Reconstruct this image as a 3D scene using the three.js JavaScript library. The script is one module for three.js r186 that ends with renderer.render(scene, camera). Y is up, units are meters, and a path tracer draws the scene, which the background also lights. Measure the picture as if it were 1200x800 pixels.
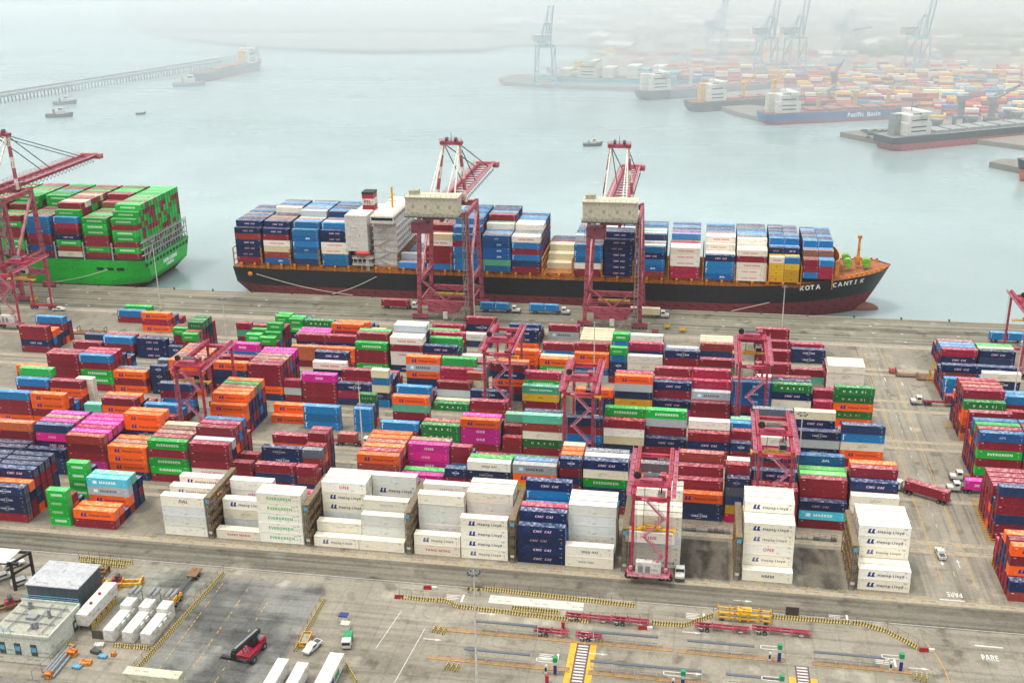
import * as THREE from 'three';
import { FontLoader } from 'three/addons/loaders/FontLoader.js';
import { TextGeometry } from 'three/addons/geometries/TextGeometry.js';

// ---------------------------------------------------------------- camera, sky, sun, exposure
const scene = new THREE.Scene();
const CAM_H = 153.36, FPX = 1308.3;                       // camera height in metres, focal length in photo pixels
const camera = new THREE.PerspectiveCamera(2 * Math.atan(400 / FPX) * 180 / Math.PI, 1.5, 1, 12000);
const PITCH = 20.5398 * Math.PI / 180, YAW = 9.993 * Math.PI / 180, ROLL = -0.8279 * Math.PI / 180;
const V = (x, y, z) => new THREE.Vector3(x, y, z);
const FH = V(-Math.sin(YAW), 0, -Math.cos(YAW)), RH = V(Math.cos(YAW), 0, -Math.sin(YAW)), UPV = V(0, 1, 0);
const FWD = FH.clone().multiplyScalar(Math.cos(PITCH)).addScaledVector(UPV, -Math.sin(PITCH));
const UP0 = FH.clone().multiplyScalar(Math.sin(PITCH)).addScaledVector(UPV, Math.cos(PITCH));
const RGT = RH.clone().multiplyScalar(Math.cos(ROLL)).addScaledVector(UP0, Math.sin(ROLL));
const UPC = RH.clone().multiplyScalar(-Math.sin(ROLL)).addScaledVector(UP0, Math.cos(ROLL));
camera.position.set(0, CAM_H, 0);
camera.quaternion.setFromRotationMatrix(new THREE.Matrix4().makeBasis(RGT, UPC, FWD.clone().negate()));

const renderer = new THREE.WebGLRenderer({ antialias: true });
renderer.setSize(1024, 682);
renderer.toneMapping = THREE.LinearToneMapping;
renderer.toneMappingExposure = 1.72;
renderer.shadowMap.enabled = true;

{ // overcast sky: bright zenith, paler horizon, soft cloud mottling
  const W = 256, H = 128, d = new Float32Array(W * H * 4);
  for (let j = 0; j < H; j++) for (let i = 0; i < W; i++) {
    const el = Math.max(0, Math.sin(((j + .5) / H - .5) * Math.PI)), a = i / W * Math.PI * 2;
    const cl = 1 + .05 * Math.sin(a * 3 + el * 9) * Math.cos(a * 5 - el * 7) * el;
    const L = (.22 + 1.32 * el) * cl, k = (j * W + i) * 4;
    d[k] = L * .985; d[k + 1] = L * 1.0; d[k + 2] = L * 1.012; d[k + 3] = 1;
  }
  const t = new THREE.DataTexture(d, W, H, THREE.RGBAFormat, THREE.FloatType);
  t.mapping = THREE.EquirectangularReflectionMapping; t.minFilter = t.magFilter = THREE.LinearFilter; t.wrapS = THREE.RepeatWrapping; t.needsUpdate = true;
  scene.background = t; scene.environment = t;
}
const sun = new THREE.DirectionalLight(0xfff2e0, 1.2);
sun.position.set(-175, 380, -215); sun.target.position.set(-40, 0, -300); sun.castShadow = true; sun.shadow.radius = 22;
sun.shadow.mapSize.set(2048, 2048);
Object.assign(sun.shadow.camera, { left: -420, right: 420, top: 420, bottom: -420, near: 10, far: 1400 });
scene.add(sun, sun.target);
scene.fog = new THREE.FogExp2(0xeef2f3, 0.00005);

// ---------------------------------------------------------------- helpers
let seed = 20240611;
const rnd = () => { seed |= 0; seed = seed + 0x6D2B79F5 | 0; let t = Math.imul(seed ^ seed >>> 15, 1 | seed); t = t + Math.imul(t ^ t >>> 7, 61 | t) ^ t; return ((t ^ t >>> 14) >>> 0) / 4294967296; };
const rr = (a, b) => a + (b - a) * rnd(), pick = (a) => a[Math.floor(rnd() * a.length)];
function hash2(x, y) { let h = Math.imul(x, 374761393) + Math.imul(y, 668265263) | 0; h = Math.imul(h ^ h >>> 13, 1274126177); return ((h ^ h >>> 16) >>> 0) / 4294967296; }
function vnoise(x, y) { const ix = Math.floor(x), iy = Math.floor(y), fx = x - ix, fy = y - iy, s = fx * fx * (3 - 2 * fx), t = fy * fy * (3 - 2 * fy);
  const a = hash2(ix, iy), b = hash2(ix + 1, iy), c = hash2(ix, iy + 1), d = hash2(ix + 1, iy + 1); return a + (b - a) * s + (c - a) * t + (a - b - c + d) * s * t; }
function fbm(x, y, n = 4) { let s = 0, a = .5, m = 0; for (let i = 0; i < n; i++) { s += a * vnoise(x, y); m += a; a *= .5; x = x * 2.03 + 17.1; y = y * 2.03 + 5.7; } return s / m; }
// a photo pixel gives a ray; the ground (or a height, or a depth plane) gives the distance
function ray(px, py) { return FWD.clone().multiplyScalar(FPX).addScaledVector(RGT, px - 600).addScaledVector(UPC, 400 - py); }
function at(px, py, Y = 0) { const d = ray(px, py); return d.multiplyScalar((Y - CAM_H) / d.y).add(camera.position); }
function atZ(px, py, Z) { const d = ray(px, py); return d.multiplyScalar(Z / d.z).add(camera.position); }

const used = new Map();
function numbered(n) { const k = used.get(n) || 0; used.set(n, k + 1); return k ? n + '_' + String(k).padStart(3, '0') : n; }
function tag(o, label, category, group, kind) { if (label) o.userData.label = label; if (category) o.userData.category = category; if (group) o.userData.group = group; if (kind) o.userData.kind = kind; return o; }
function thing(name, label, category, pos = [0, 0, 0], ry = 0, group) { const g = new THREE.Group(); g.name = numbered(name); scene.add(g); g.position.set(...pos); g.rotation.y = ry; return tag(g, label, category, group); }
function dup(o, pos, ry, label, group) { const c = o.clone(); c.name = numbered(o.name.replace(/_\d\d\d$/, '')); c.userData = { ...o.userData }; scene.add(c); c.position.set(...pos); if (ry !== undefined) c.rotation.y = ry; if (label) c.userData.label = label; if (group) c.userData.group = group; return c; }

class MB { // collects pieces into ONE geometry with metre uv
  constructor() { this.p = []; this.n = []; this.u = []; this.i = []; }
  vert(a, nx, ny, nz, u, v) { this.p.push(a.x, a.y, a.z); this.n.push(nx, ny, nz); this.u.push(u, v); }
  quad(a, b, c, d, uv) { const e = V(0, 0, 0).subVectors(b, a), f = V(0, 0, 0).subVectors(d, a), n = V(0, 0, 0).crossVectors(e, f).normalize(), k = this.p.length / 3, w = e.length(), h = f.length();
    const q = uv || [0, 0, w, h]; this.vert(a, n.x, n.y, n.z, q[0], q[1]); this.vert(b, n.x, n.y, n.z, q[2], q[1]); this.vert(c, n.x, n.y, n.z, q[2], q[3]); this.vert(d, n.x, n.y, n.z, q[0], q[3]); this.i.push(k, k + 1, k + 2, k, k + 2, k + 3); return this; }
  obox(c, X, Y, Z, uv) { // half-axis vectors
    const P = (a, b, d) => V(c.x + X.x * a + Y.x * b + Z.x * d, c.y + X.y * a + Y.y * b + Z.y * d, c.z + X.z * a + Y.z * b + Z.z * d);
    const q = (a, b, cc, d) => this.quad(P(...a), P(...b), P(...cc), P(...d), uv);
    q([-1, -1, 1], [1, -1, 1], [1, 1, 1], [-1, 1, 1]); q([1, -1, -1], [-1, -1, -1], [-1, 1, -1], [1, 1, -1]);
    q([1, -1, 1], [1, -1, -1], [1, 1, -1], [1, 1, 1]); q([-1, -1, -1], [-1, -1, 1], [-1, 1, 1], [-1, 1, -1]);
    q([-1, 1, 1], [1, 1, 1], [1, 1, -1], [-1, 1, -1]); q([-1, -1, -1], [1, -1, -1], [1, -1, 1], [-1, -1, 1]); return this; }
  box(x0, y0, z0, x1, y1, z1, uv) { return this.obox(V((x0 + x1) / 2, (y0 + y1) / 2, (z0 + z1) / 2), V((x1 - x0) / 2, 0, 0), V(0, (y1 - y0) / 2, 0), V(0, 0, (z1 - z0) / 2), uv); }
  cbox(cx, cy, cz, sx, sy, sz, ry = 0) { const c = Math.cos(ry), s = Math.sin(ry); return this.obox(V(cx, cy, cz), V(c * sx / 2, 0, -s * sx / 2), V(0, sy / 2, 0), V(s * sz / 2, 0, c * sz / 2)); }
  beam(a, b, w = .3, h = w) { const A = V(...a), B = V(...b), d = B.clone().sub(A), L = d.length(); if (L < 1e-6) return this; d.divideScalar(L); let r = V(0, 0, 0).crossVectors(d, Math.abs(d.y) > .95 ? V(0, 0, 1) : UPV).normalize(); const u = V(0, 0, 0).crossVectors(r, d).normalize();
    return this.obox(A.add(B).multiplyScalar(.5), d.multiplyScalar(L / 2), u.multiplyScalar(h / 2), r.multiplyScalar(w / 2)); }
  cyl(a, b, r0, r1 = r0, n = 8, cap = true) { const A = V(...a), B = V(...b), d = B.clone().sub(A), L = d.length(); d.divideScalar(L); const r = V(0, 0, 0).crossVectors(d, Math.abs(d.y) > .95 ? V(1, 0, 0) : UPV).normalize(), u = V(0, 0, 0).crossVectors(r, d).normalize(), k = this.p.length / 3;
    for (let j = 0; j <= n; j++) { const t = j / n * Math.PI * 2, nx = r.x * Math.cos(t) + u.x * Math.sin(t), ny = r.y * Math.cos(t) + u.y * Math.sin(t), nz = r.z * Math.cos(t) + u.z * Math.sin(t);
      this.vert(V(A.x + nx * r0, A.y + ny * r0, A.z + nz * r0), nx, ny, nz, t * r0, 0); this.vert(V(B.x + nx * r1, B.y + ny * r1, B.z + nz * r1), nx, ny, nz, t * r0, L); }
    for (let j = 0; j < n; j++) { const a0 = k + j * 2; this.i.push(a0, a0 + 1, a0 + 2, a0 + 1, a0 + 3, a0 + 2); }
    if (cap) for (const [C, R, sg] of [[A, r0, -1], [B, r1, 1]]) { if (R < 1e-4) continue; const m = this.p.length / 3; this.vert(C, d.x * sg, d.y * sg, d.z * sg, 0, 0); for (let j = 0; j <= n; j++) { const t = j / n * Math.PI * 2; this.vert(V(C.x + (r.x * Math.cos(t) + u.x * Math.sin(t)) * R, C.y + (r.y * Math.cos(t) + u.y * Math.sin(t)) * R, C.z + (r.z * Math.cos(t) + u.z * Math.sin(t)) * R), d.x * sg, d.y * sg, d.z * sg, Math.cos(t), Math.sin(t)); } for (let j = 1; j <= n; j++) sg > 0 ? this.i.push(m, m + j + 1, m + j) : this.i.push(m, m + j, m + j + 1); }
    return this; }
  prism(pts, y0, y1) { // vertical prism over an x,z outline
    const sh = new THREE.Shape(pts.map(([x, z]) => new THREE.Vector2(x, -z))), g = new THREE.ExtrudeGeometry(sh, { depth: y1 - y0, bevelEnabled: false }); g.rotateX(-Math.PI / 2); g.translate(0, y0, 0); return this.geo(g); }
  geo(g) { const k = this.p.length / 3, P = g.attributes.position, N = g.attributes.normal, U = g.attributes.uv; for (let j = 0; j < P.count; j++) { this.p.push(P.getX(j), P.getY(j), P.getZ(j)); this.n.push(N.getX(j), N.getY(j), N.getZ(j)); this.u.push(U ? U.getX(j) : 0, U ? U.getY(j) : 0); } if (g.index) for (let j = 0; j < g.index.count; j++) this.i.push(k + g.index.getX(j)); else for (let j = 0; j < P.count; j++) this.i.push(k + j); return this; }
  sphere(x, y, z, r, sx = 1, sy = 1, sz = 1, n = 8) { const g = new THREE.SphereGeometry(r, n + 2, n); g.scale(sx, sy, sz); g.translate(x, y, z); return this.geo(g); }
  rail(pts, h = 1.1, w = .06, step = 2) { for (let j = 0; j + 1 < pts.length; j++) { const a = pts[j], b = pts[j + 1], L = Math.hypot(b[0] - a[0], b[1] - a[1], b[2] - a[2]), m = Math.max(1, Math.round(L / step)); this.beam([a[0], a[1] + h, a[2]], [b[0], b[1] + h, b[2]], w).beam([a[0], a[1] + h * .5, a[2]], [b[0], b[1] + h * .5, b[2]], w * .8); for (let k = 0; k <= m; k++) { const t = k / m, x = a[0] + (b[0] - a[0]) * t, y = a[1] + (b[1] - a[1]) * t, z = a[2] + (b[2] - a[2]) * t; this.beam([x, y, z], [x, y + h, z], w); } } return this; }
  geometry() { const g = new THREE.BufferGeometry(); g.setAttribute('position', new THREE.Float32BufferAttribute(this.p, 3)); g.setAttribute('normal', new THREE.Float32BufferAttribute(this.n, 3)); g.setAttribute('uv', new THREE.Float32BufferAttribute(this.u, 2)); g.setIndex(this.i); return g; }
  mesh(name, mat, parent) { const m = new THREE.Mesh(this.geometry(), mat); m.name = parent ? name : numbered(name); m.castShadow = m.receiveShadow = true; (parent || scene).add(m); return m; }
}
const B = () => new MB();
function meshOf(g, name, mat, parent) { const m = new THREE.Mesh(g, mat); m.name = parent ? name : numbered(name); m.castShadow = m.receiveShadow = true; (parent || scene).add(m); return m; }

// ---------------------------------------------------------------- textures and plain materials
function dataTex(W, H, f, srgb = true) { const d = new Uint8Array(W * H * 4); for (let j = 0; j < H; j++) for (let i = 0; i < W; i++) { const c = f(i, j), k = (j * W + i) * 4; d[k] = c[0]; d[k + 1] = c[1]; d[k + 2] = c[2]; d[k + 3] = 255; } const t = new THREE.DataTexture(d, W, H); t.wrapS = t.wrapT = THREE.RepeatWrapping; t.magFilter = THREE.LinearFilter; t.minFilter = THREE.LinearMipmapLinearFilter; t.generateMipmaps = true; if (srgb) t.colorSpace = THREE.SRGBColorSpace; t.needsUpdate = true; return t; }
const tileN = (i, j, W, f) => { // tileable fbm
  const x = i / W, y = j / W, sx = Math.min(1, Math.max(0, (x - .8) * 5)), sy = Math.min(1, Math.max(0, (y - .8) * 5)); const g = (a, b) => fbm(a * f, b * f, 5);
  return (g(x, y) * (1 - sx) + g(x - 1, y) * sx) * (1 - sy) + (g(x, y - 1) * (1 - sx) + g(x - 1, y - 1) * sx) * sy; };
const clamp = (v, a = 0, b = 255) => Math.max(a, Math.min(b, v));
const grime = dataTex(256, 256, (i, j) => { const n = tileN(i, j, 256, 7), m = tileN(i, j, 256, 40), s = n > .62 ? (n - .62) * 260 : 0; const v = clamp(212 + (m - .5) * 70 + (n - .5) * 50 - s); return [v, v - s * .12, v - s * .25]; });
grime.repeat.set(1 / 9, 1 / 9);
const rusty = dataTex(256, 256, (i, j) => { const n = tileN(i, j, 256, 9), m = tileN(i, j, 256, 48), r = n > .58 ? Math.min(1, (n - .58) * 7) : 0; const v = 226 + (m - .5) * 60; return [clamp(v - r * 70), clamp(v - r * 118), clamp(v - r * 140)]; });
rusty.repeat.set(1 / 6, 1 / 6);
const mats = new Map();
function M(hex, rough = .6, o = {}) { const key = hex + rough + Object.entries(o).map(([k, v]) => k + (v && v.isTexture ? v.uuid : v)).join(); if (!mats.has(key)) mats.set(key, new THREE.MeshStandardMaterial({ color: hex, roughness: rough, metalness: 0, ...o })); return mats.get(key); }
const G = (hex, rough = .6, o = {}) => M(hex, rough, { map: grime, ...o });
const R = (hex, rough = .6, o = {}) => M(hex, rough, { map: rusty, ...o });
const mat = { rtg: R('#bd3552', .6), sts: R('#ad5262', .65), stsWhite: R('#e6ded2', .55), cream: G('#d9d6bb', .6), white: G('#e9e7df', .5), grey: G('#8d9497', .6), dgrey: G('#4a4d50', .6), black: G('#1d1e20', .55), steel: G('#9da2a3', .45, { metalness: .2 }), tyre: M('#17171a', .85), yellow: R('#e6b21c', .5), glass: M('#1a2430', .12), rope: M('#2b2b2e', .7), asphalt: G('#55534f', .9), conc: G('#a9a498', .9), orange: R('#e58a1f', .55), wood: G('#8a6a45', .85), brown: R('#7a5a38', .75), red: G('#b7202c', .5), lblue: G('#63b7dd', .5), green: G('#1f9d62', .5), blue: G('#1c2f86', .5), lime: G('#83c93c', .5), maroonT: R('#a3324a', .55), paintW: M('#e4e2da', .7, { map: grime }), paintY: M('#e0b52c', .7, { map: grime }) };
// ---------------------------------------------------------------- the setting: water, yard, quay, far land
function structure(o) { o.userData.kind = 'structure'; return o; }
const SEA = -3.5;
{
  const rip = dataTex(512, 512, (i, j) => { const a = tileN(i, j, 512, 26), b = tileN(i, j, 512, 70), v = clamp(128 + (a - .5) * 150 + (b - .5) * 90); return [v, v, v]; }, false);
  rip.repeat.set(110, 110);
  const swell = dataTex(512, 512, (i, j) => { const a = tileN(i, j, 512, 5), b = tileN(i, j, 512, 18); const v = 228 + (a - .5) * 46 + (b - .5) * 22; return [clamp(v - 4), clamp(v), clamp(v - 1)]; });
  swell.repeat.set(9, 9);
  const wind = dataTex(512, 512, (i, j) => { const a = tileN(i, j, 512, 6), b = tileN(i, j, 512, 22); const v = clamp(150 + (a - .5) * 240 + (b - .5) * 90, 40); return [v, v, v]; }, false); wind.repeat.set(7, 26);
  const wm = new THREE.MeshPhysicalMaterial({ roughnessMap: wind, color: '#98a8a9', map: swell, roughness: .42, bumpMap: rip, bumpScale: .2, ior: 1.33 });
  const g = new THREE.PlaneGeometry(7000, 7000); g.rotateX(-Math.PI / 2);
  const w = meshOf(g, 'water', wm); w.position.set(-200, SEA, -3200); structure(w);
}
const GX0 = -310, GX1 = 150, GZ0 = -448.2, GZ1 = -182;
{
  const W = 2048, H = 1188, sx = (GX1 - GX0) / W, sz = (GZ1 - GZ0) / H, d = new Uint8Array(W * H * 4);
  const strips = [-241.3, -265, -269.4, -293.2, -302.6, -326.6, -331.6, -355.3, -363.5, -387.3, -392, -416];
  const blocks = [[-244, -262.5], [-272, -290.5], [-305.4, -324], [-334, -352.5], [-366, -384.5], [-394.4, -413]];
  const sm = (a, b, v) => { const t = Math.max(0, Math.min(1, (v - a) / (b - a))); return t * t * (3 - 2 * t); };
  const inside = (v, a, b, e = 1) => sm(a - e, a + e, v) * (1 - sm(b - e, b + e, v));
  for (let j = 0; j < H; j++) {
    const z = GZ0 + (j + .5) * sz;
    for (let i = 0; i < W; i++) {
      const x = GX0 + (i + .5) * sx, k = (j * W + i) * 4;
      const big = fbm(x / 38, z / 38, 4), mid = fbm(x / 7 + 40, z / 7, 3), fine = hash2(i * 7 + 3, j * 13 + 1), med = vnoise(x * 1.7, z * 1.7);
      let r = 127, g = 121, b = 107, dk = 0;
      let v = (big - .5) * 34 + (mid - .5) * 22 + (fine - .5) * 20 + (med - .5) * 12;
      if (z < -417.5) { // apron: worn lanes that run along the quay
        r = 116; g = 113; b = 98;
        const s = fbm(x / 90, z * .55, 3), s2 = fbm(x / 40 + 9, z * 1.6, 3);
        dk += sm(.5, .72, s) * 42 + sm(.55, .75, s2) * 24;
        for (const q of [-424, -430.5, -437, -445]) dk += (1 - sm(.12, .45, Math.abs(z - q))) * 34;
        for (const q of [-421, -427.6, -433.8, -441]) dk += (1 - sm(.3, 1.5, Math.abs(z - q + (s - .5) * .8))) * 18;
      } else {
        for (const [a, c] of blocks) if (x < 58 || x > 80) dk += inside(z, c, a, .8) * (10 + 26 * sm(.42, .62, mid)) ;
        // tyre-rubbed lanes beside the stacks
        for (const q of [-264, -291.8, -297.8, -300.6, -325.4, -354.2, -358, -361, -386, -390, -415]) if (x < 62 || x > 78) dk += (1 - sm(.3, 1.3, Math.abs(z - q))) * 30 * (.5 + fbm(x / 14, z, 2));
        // perimeter road: asphalt with wheel tracks
        const road = inside(z, -240.4, -230.6, .35) * (x < 200 ? 1 : 0);
        r -= road * 22; g -= road * 21; b -= road * 19;
        if (road > .01) { const t = fbm(x / 30, z * 1.3, 3); dk += road * (sm(.45, .7, t) * 26); for (const q of [-238.7, -236.9, -233.6, -231.6]) dk += road * (1 - sm(.25, .9, Math.abs(z - q + (t - .5) * .6))) * 20; }
        // cross road on the right and the gap on the left
        for (const [a, c] of [[58.5, 78], [-102, -95]]) { const cr = inside(x, a, c, 2) * (z > -417 && z < -243 ? 1 : 0); if (cr > .01) { const t = fbm(x * 1.5, z / 26, 3); dk += cr * sm(.5, .75, t) * 30; } }
        // empty reefer bays: rubber and oil
        for (const [a, c] of [[-2.4, 11], [26.6, 38.4]]) { const e = inside(x, a, c, .7) * inside(z, -262.4, -243.4, .7); if (e > .01) dk += e * (44 + 50 * sm(.35, .65, fbm(x / 2.5, z / 6, 3))); }
        // workshop yard: oil-blackened asphalt
        const wy = inside(x, -117, -87.6, 1.2) * inside(z, -226, -180, 3); if (wy > .01) { const t = fbm(x / 9 + 3, z / 9, 4); dk += wy * (12 + 46 * sm(.42, .66, t)); r -= wy * 9; g -= wy * 3; b += wy * 5; }
        const wz = inside(x, -136, -118, 2) * inside(z, -228, -208, 3); if (wz > .01) { dk += wz * 60 * sm(.38, .6, fbm(x / 7, z / 7 + 8, 4)); r -= wz * 7; b += wz * 4; }
        // gate lanes in front
        if (z > -230) { const t = fbm(x / 24, z * .8 + 4, 3); dk += sm(.52, .72, t) * 22; const t2 = fbm(x / 3.2 + 9, z / 3.2, 3); dk += sm(.66, .8, t2) * 22; }
        // slab joints
        const jx = Math.abs(((x + 1000) % 6.2) - 3.1), jz = Math.abs(((z + 1000) % 5.4) - 2.7); if (road < .1) { if (jx > 3.0) dk += 19; if (jz > 2.6) dk += 17; }
      }
      { const tk = Math.abs(fbm(x / 16 + 31, z / 16 + 7, 3) - .5), tk2 = Math.abs(fbm(x / 22 + 3, z / 22 + 71, 3) - .5); if (tk < .006) dk += 22 * (1 - tk / .006); if (tk2 < .005) dk += 18 * (1 - tk2 / .005); }
      const st = fbm(x / 4.2 + 77, z / 4.2 + 13, 3); if (st > .69) dk += (st - .69) * 260;
      const lt = fbm(x / 5.5 + 7, z / 5.5 + 113, 3); if (lt > .68) v += (lt - .68) * 150;
      v *= .78; dk *= .62; d[k] = clamp(r + v - dk); d[k + 1] = clamp(g + v - dk * .99); d[k + 2] = clamp(b + v * .95 - dk * .93); d[k + 3] = 255;
    }
  }
  const t = new THREE.DataTexture(d, W, H); t.magFilter = THREE.LinearFilter; t.minFilter = THREE.LinearMipmapLinearFilter; t.generateMipmaps = true; t.colorSpace = THREE.SRGBColorSpace; t.needsUpdate = true;
  const gm = new THREE.MeshStandardMaterial({ map: t, roughness: .88 });
  const q = B(); q.quad(V(GX0, 0, GZ1), V(GX1, 0, GZ1), V(GX1, 0, GZ0), V(GX0, 0, GZ0), [0, 1, 1, 0]);
  structure(q.mesh('yard_pavement', gm));
  const o = B();
  o.quad(V(-2600, 0, 900), V(2600, 0, 900), V(2600, 0, GZ1), V(-2600, 0, GZ1)); o.quad(V(-2600, 0, GZ1), V(GX0, 0, GZ1), V(GX0, 0, GZ0), V(-2600, 0, GZ0)); o.quad(V(GX1, 0, GZ1), V(2600, 0, GZ1), V(2600, 0, GZ0), V(GX1, 0, GZ0));
  structure(o.mesh('ground', G('#837f74', .9)));
  const e = B(); e.box(-700, -6, -449.4, 520, .16, -448.2); structure(e.mesh('quay_edge', G('#a29b8b', .85)));
  const qa = B(); for (const z of strips) { if (z < -417) continue; qa.box(-306, .002, z - 1.0, 148, .008, z + 1.0); }
  structure(qa.mesh('runway_strip', G('#b3a78f', .9)));
  const cs = B(); cs.box(-306, .002, -418.3, 148, .008, -417.2); structure(cs.mesh('apron_drain_strip', G('#b3a596', .9)));
  const rails = B(); for (const z of [-424, -445]) rails.box(-306, .002, z - .09, 148, .03, z + .09); structure(rails.mesh('crane_rail', M('#4b4640', .5, { metalness: .5 })));
}
// painted markings, flat on the pavement
const font = await new FontLoader().loadAsync('fonts/droid/droid_sans_bold.typeface.json');
function flatText(txt, size, mtl, parent, name, pos, depth = .004) { const g = new TextGeometry(txt, { font, size, depth, curveSegments: 3 }); g.computeBoundingBox(); g.translate(-(g.boundingBox.max.x + g.boundingBox.min.x) / 2, 0, 0); const m = meshOf(g, name, mtl, parent); m.position.set(...pos); return m; }
{
  const w = B(), y = B(), py = .012, P = (m, x0, z0, x1, z1) => m.box(x0, .011, Math.min(z0, z1), x1, .016, Math.max(z0, z1));
  const arrow = (x, z, L, dir, m = w) => { const a = dir === 'x' || dir === '-x', s = dir[0] === '-' ? -1 : 1, pts = a ? [[0, .12], [L * .65, .12], [L * .65, .4], [L, 0], [L * .65, -.4], [L * .65, -.12], [0, -.12]].map(([p, q]) => [x + p * s, z + q]) : [[.12, 0], [.12, L * .62], [.45, L * .62], [0, L], [-.45, L * .62], [-.12, L * .62], [-.12, 0]].map(([p, q]) => [x + p, z + q * s]); m.prism(pts, .011, .016); };
  for (const x of [62.6, 70.2]) for (let z = -410; z < -250; z += 1) if (hash2(Math.round(z * 3), Math.round(x)) > .12) P(y, x - .09, z, x + .09, z + .97);
  for (let z = -400; z < -250; z += 6) if (hash2(z, 9) > .3) P(w, 66.15, z, 66.26, z + 2.2);
  P(w, 60.6, -243.2, 66.4, -242.7); P(w, 65, -225.4, 71, -224.9);
  arrow(64.2, -262.5, 4, 'z'); arrow(68.2, -258, 4.2, '-z'); arrow(66.8, -381, 3.6, '-z'); arrow(72.2, -381, 3, 'z'); arrow(69.2, -340, 3, '-z');
  for (const [px, py2] of [[496, 748], [560, 718], [860, 703], [800, 740], [800, 788], [690, 765], [1065, 782]]) { const p = at(px, py2); arrow(p.x, p.z, 4.4, 'x'); }
  P(w, -300, -231.2, 120, -231.05);
  for (let x = -290; x < 120; x += 1) { if (hash2(x, 5) > .4) P(y, x, -243.6, x + .5, -243.4); }
  for (let x = -150; x < 60; x += 6.2) { P(y, x, -243, x + .9, -242.8); P(y, x, -243, x + .16, -242.2); P(y, x + .74, -243, x + .9, -242.2); }
  P(w, -300, -419.3, 140, -419.1);
  for (let x = -280; x < 110; x += 17) for (const z of [-422.6, -431.8, -440.2]) if (hash2(x, Math.round(z)) > .35) P(w, x + hash2(x, 3) * 9, z, x + hash2(x, 3) * 9 + 1.1, z + .55);
  // workshop parking lines
  for (const x of [-113.8, -106.6, -99.6]) for (let z = -224; z < -184; z += 1.6) if (hash2(Math.round(z * 7), Math.round(x)) > .3) P(y, x, z, x + .16, z + 1.1);
  // gate lanes: long white lines between slabs
  for (const [a, b] of [[[462, 800], [498, 736]], [[440, 760], [470, 716]]]) { const p = at(...a), q2 = at(...b); w.beam([p.x, .013, p.z], [q2.x, .013, q2.z], .16, .006); }
  for (const [px, py2, n] of [[530, 700, 4], [640, 770, 4], [350 + 790, 0, 0], [980, 724, 3], [1035, 775, 4], [812, 722, 4]]) { const p = at(px, py2 || 790); for (let k = 0; k < n; k++) { P(w, p.x - 1.6, p.z - 1.2 + k * .62, p.x + 1.6 - (k % 2) * .5, p.z - .9 + k * .62); } if (n) P(w, p.x + 2.3, p.z - 1.6, p.x + 2.8, p.z + 1.6); }
  structure(w.mesh('white_road_marking', mat.paintW)); structure(y.mesh('yellow_road_marking', mat.paintY));
  const arc = B(); { const pts = [[1085, 752], [1098, 768], [1108, 785], [1113, 800]].map((p) => at(...p)); for (let k = 0; k + 1 < pts.length; k++) arc.beam([pts[k].x, .013, pts[k].z], [pts[k + 1].x, .013, pts[k + 1].z], .16, .006); } structure(arc.mesh('yellow_lane_arc', mat.paintY));
  for (const [px, py2, fl] of [[1118, 694, 1], [1162, 774, 0]]) { const p = at(px, py2); const t = flatText('PARE', 1.05, mat.paintW, null, 'pavement_lettering', [p.x, .012, p.z]); t.geometry.scale(1.05, 2.0, 1); t.rotation.set(-Math.PI / 2, 0, fl ? Math.PI : 0); structure(t); }
  // zebra crossings: dark frame, white bars, yellow flanks
  for (const [x, z0, z1] of [[-21.9, -217.5, -184], [26.2, -211.6, -184]]) {
    const a = B(); a.box(x - 1.5, .011, z0, x + 1.5, .014, z1); structure(a.mesh('crossing_bed', G('#6f5450', .8)));
    const b = B(); for (let z = z0 + .3; z < z1 - .5; z += 1.05) b.box(x - 1.15, .016, z, x + 1.15, .02, z + .52); structure(b.mesh('crossing_stripes', mat.paintW));
    const c = B(); for (const s of [-1, 1]) c.box(x + s * 2.25 - .72, .011, z0 + 4, x + s * 2.25 + .72, .015, z1); structure(c.mesh('crossing_flank', mat.paintY));
  }
  // kerbed gate islands
  for (const [x0, x1, z] of [[-57, -2, -213.3], [-1, 22.8, -213.1], [28.6, 49.6, -213.1], [-56, -24, -202.6], [-19.8, 6, -202.5], [9, 22, -202.3], [29.5, 52, -202.2]]) {
    const k = B(); k.box(x0, 0, z - .75, x1, .14, z + .75); structure(k.mesh('gate_island', G('#a98a6d', .9)));
    const e = B(); e.box(x0, .141, z + .6, x1, .15, z + .76); structure(e.mesh('island_edge_paint', mat.paintY));
  }
  const pad = B(); pad.box(-46.5, 0, -228.6, -23.5, .12, -225.2); structure(pad.mesh('concrete_pad', G('#ded9cb', .85)));
}
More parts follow.
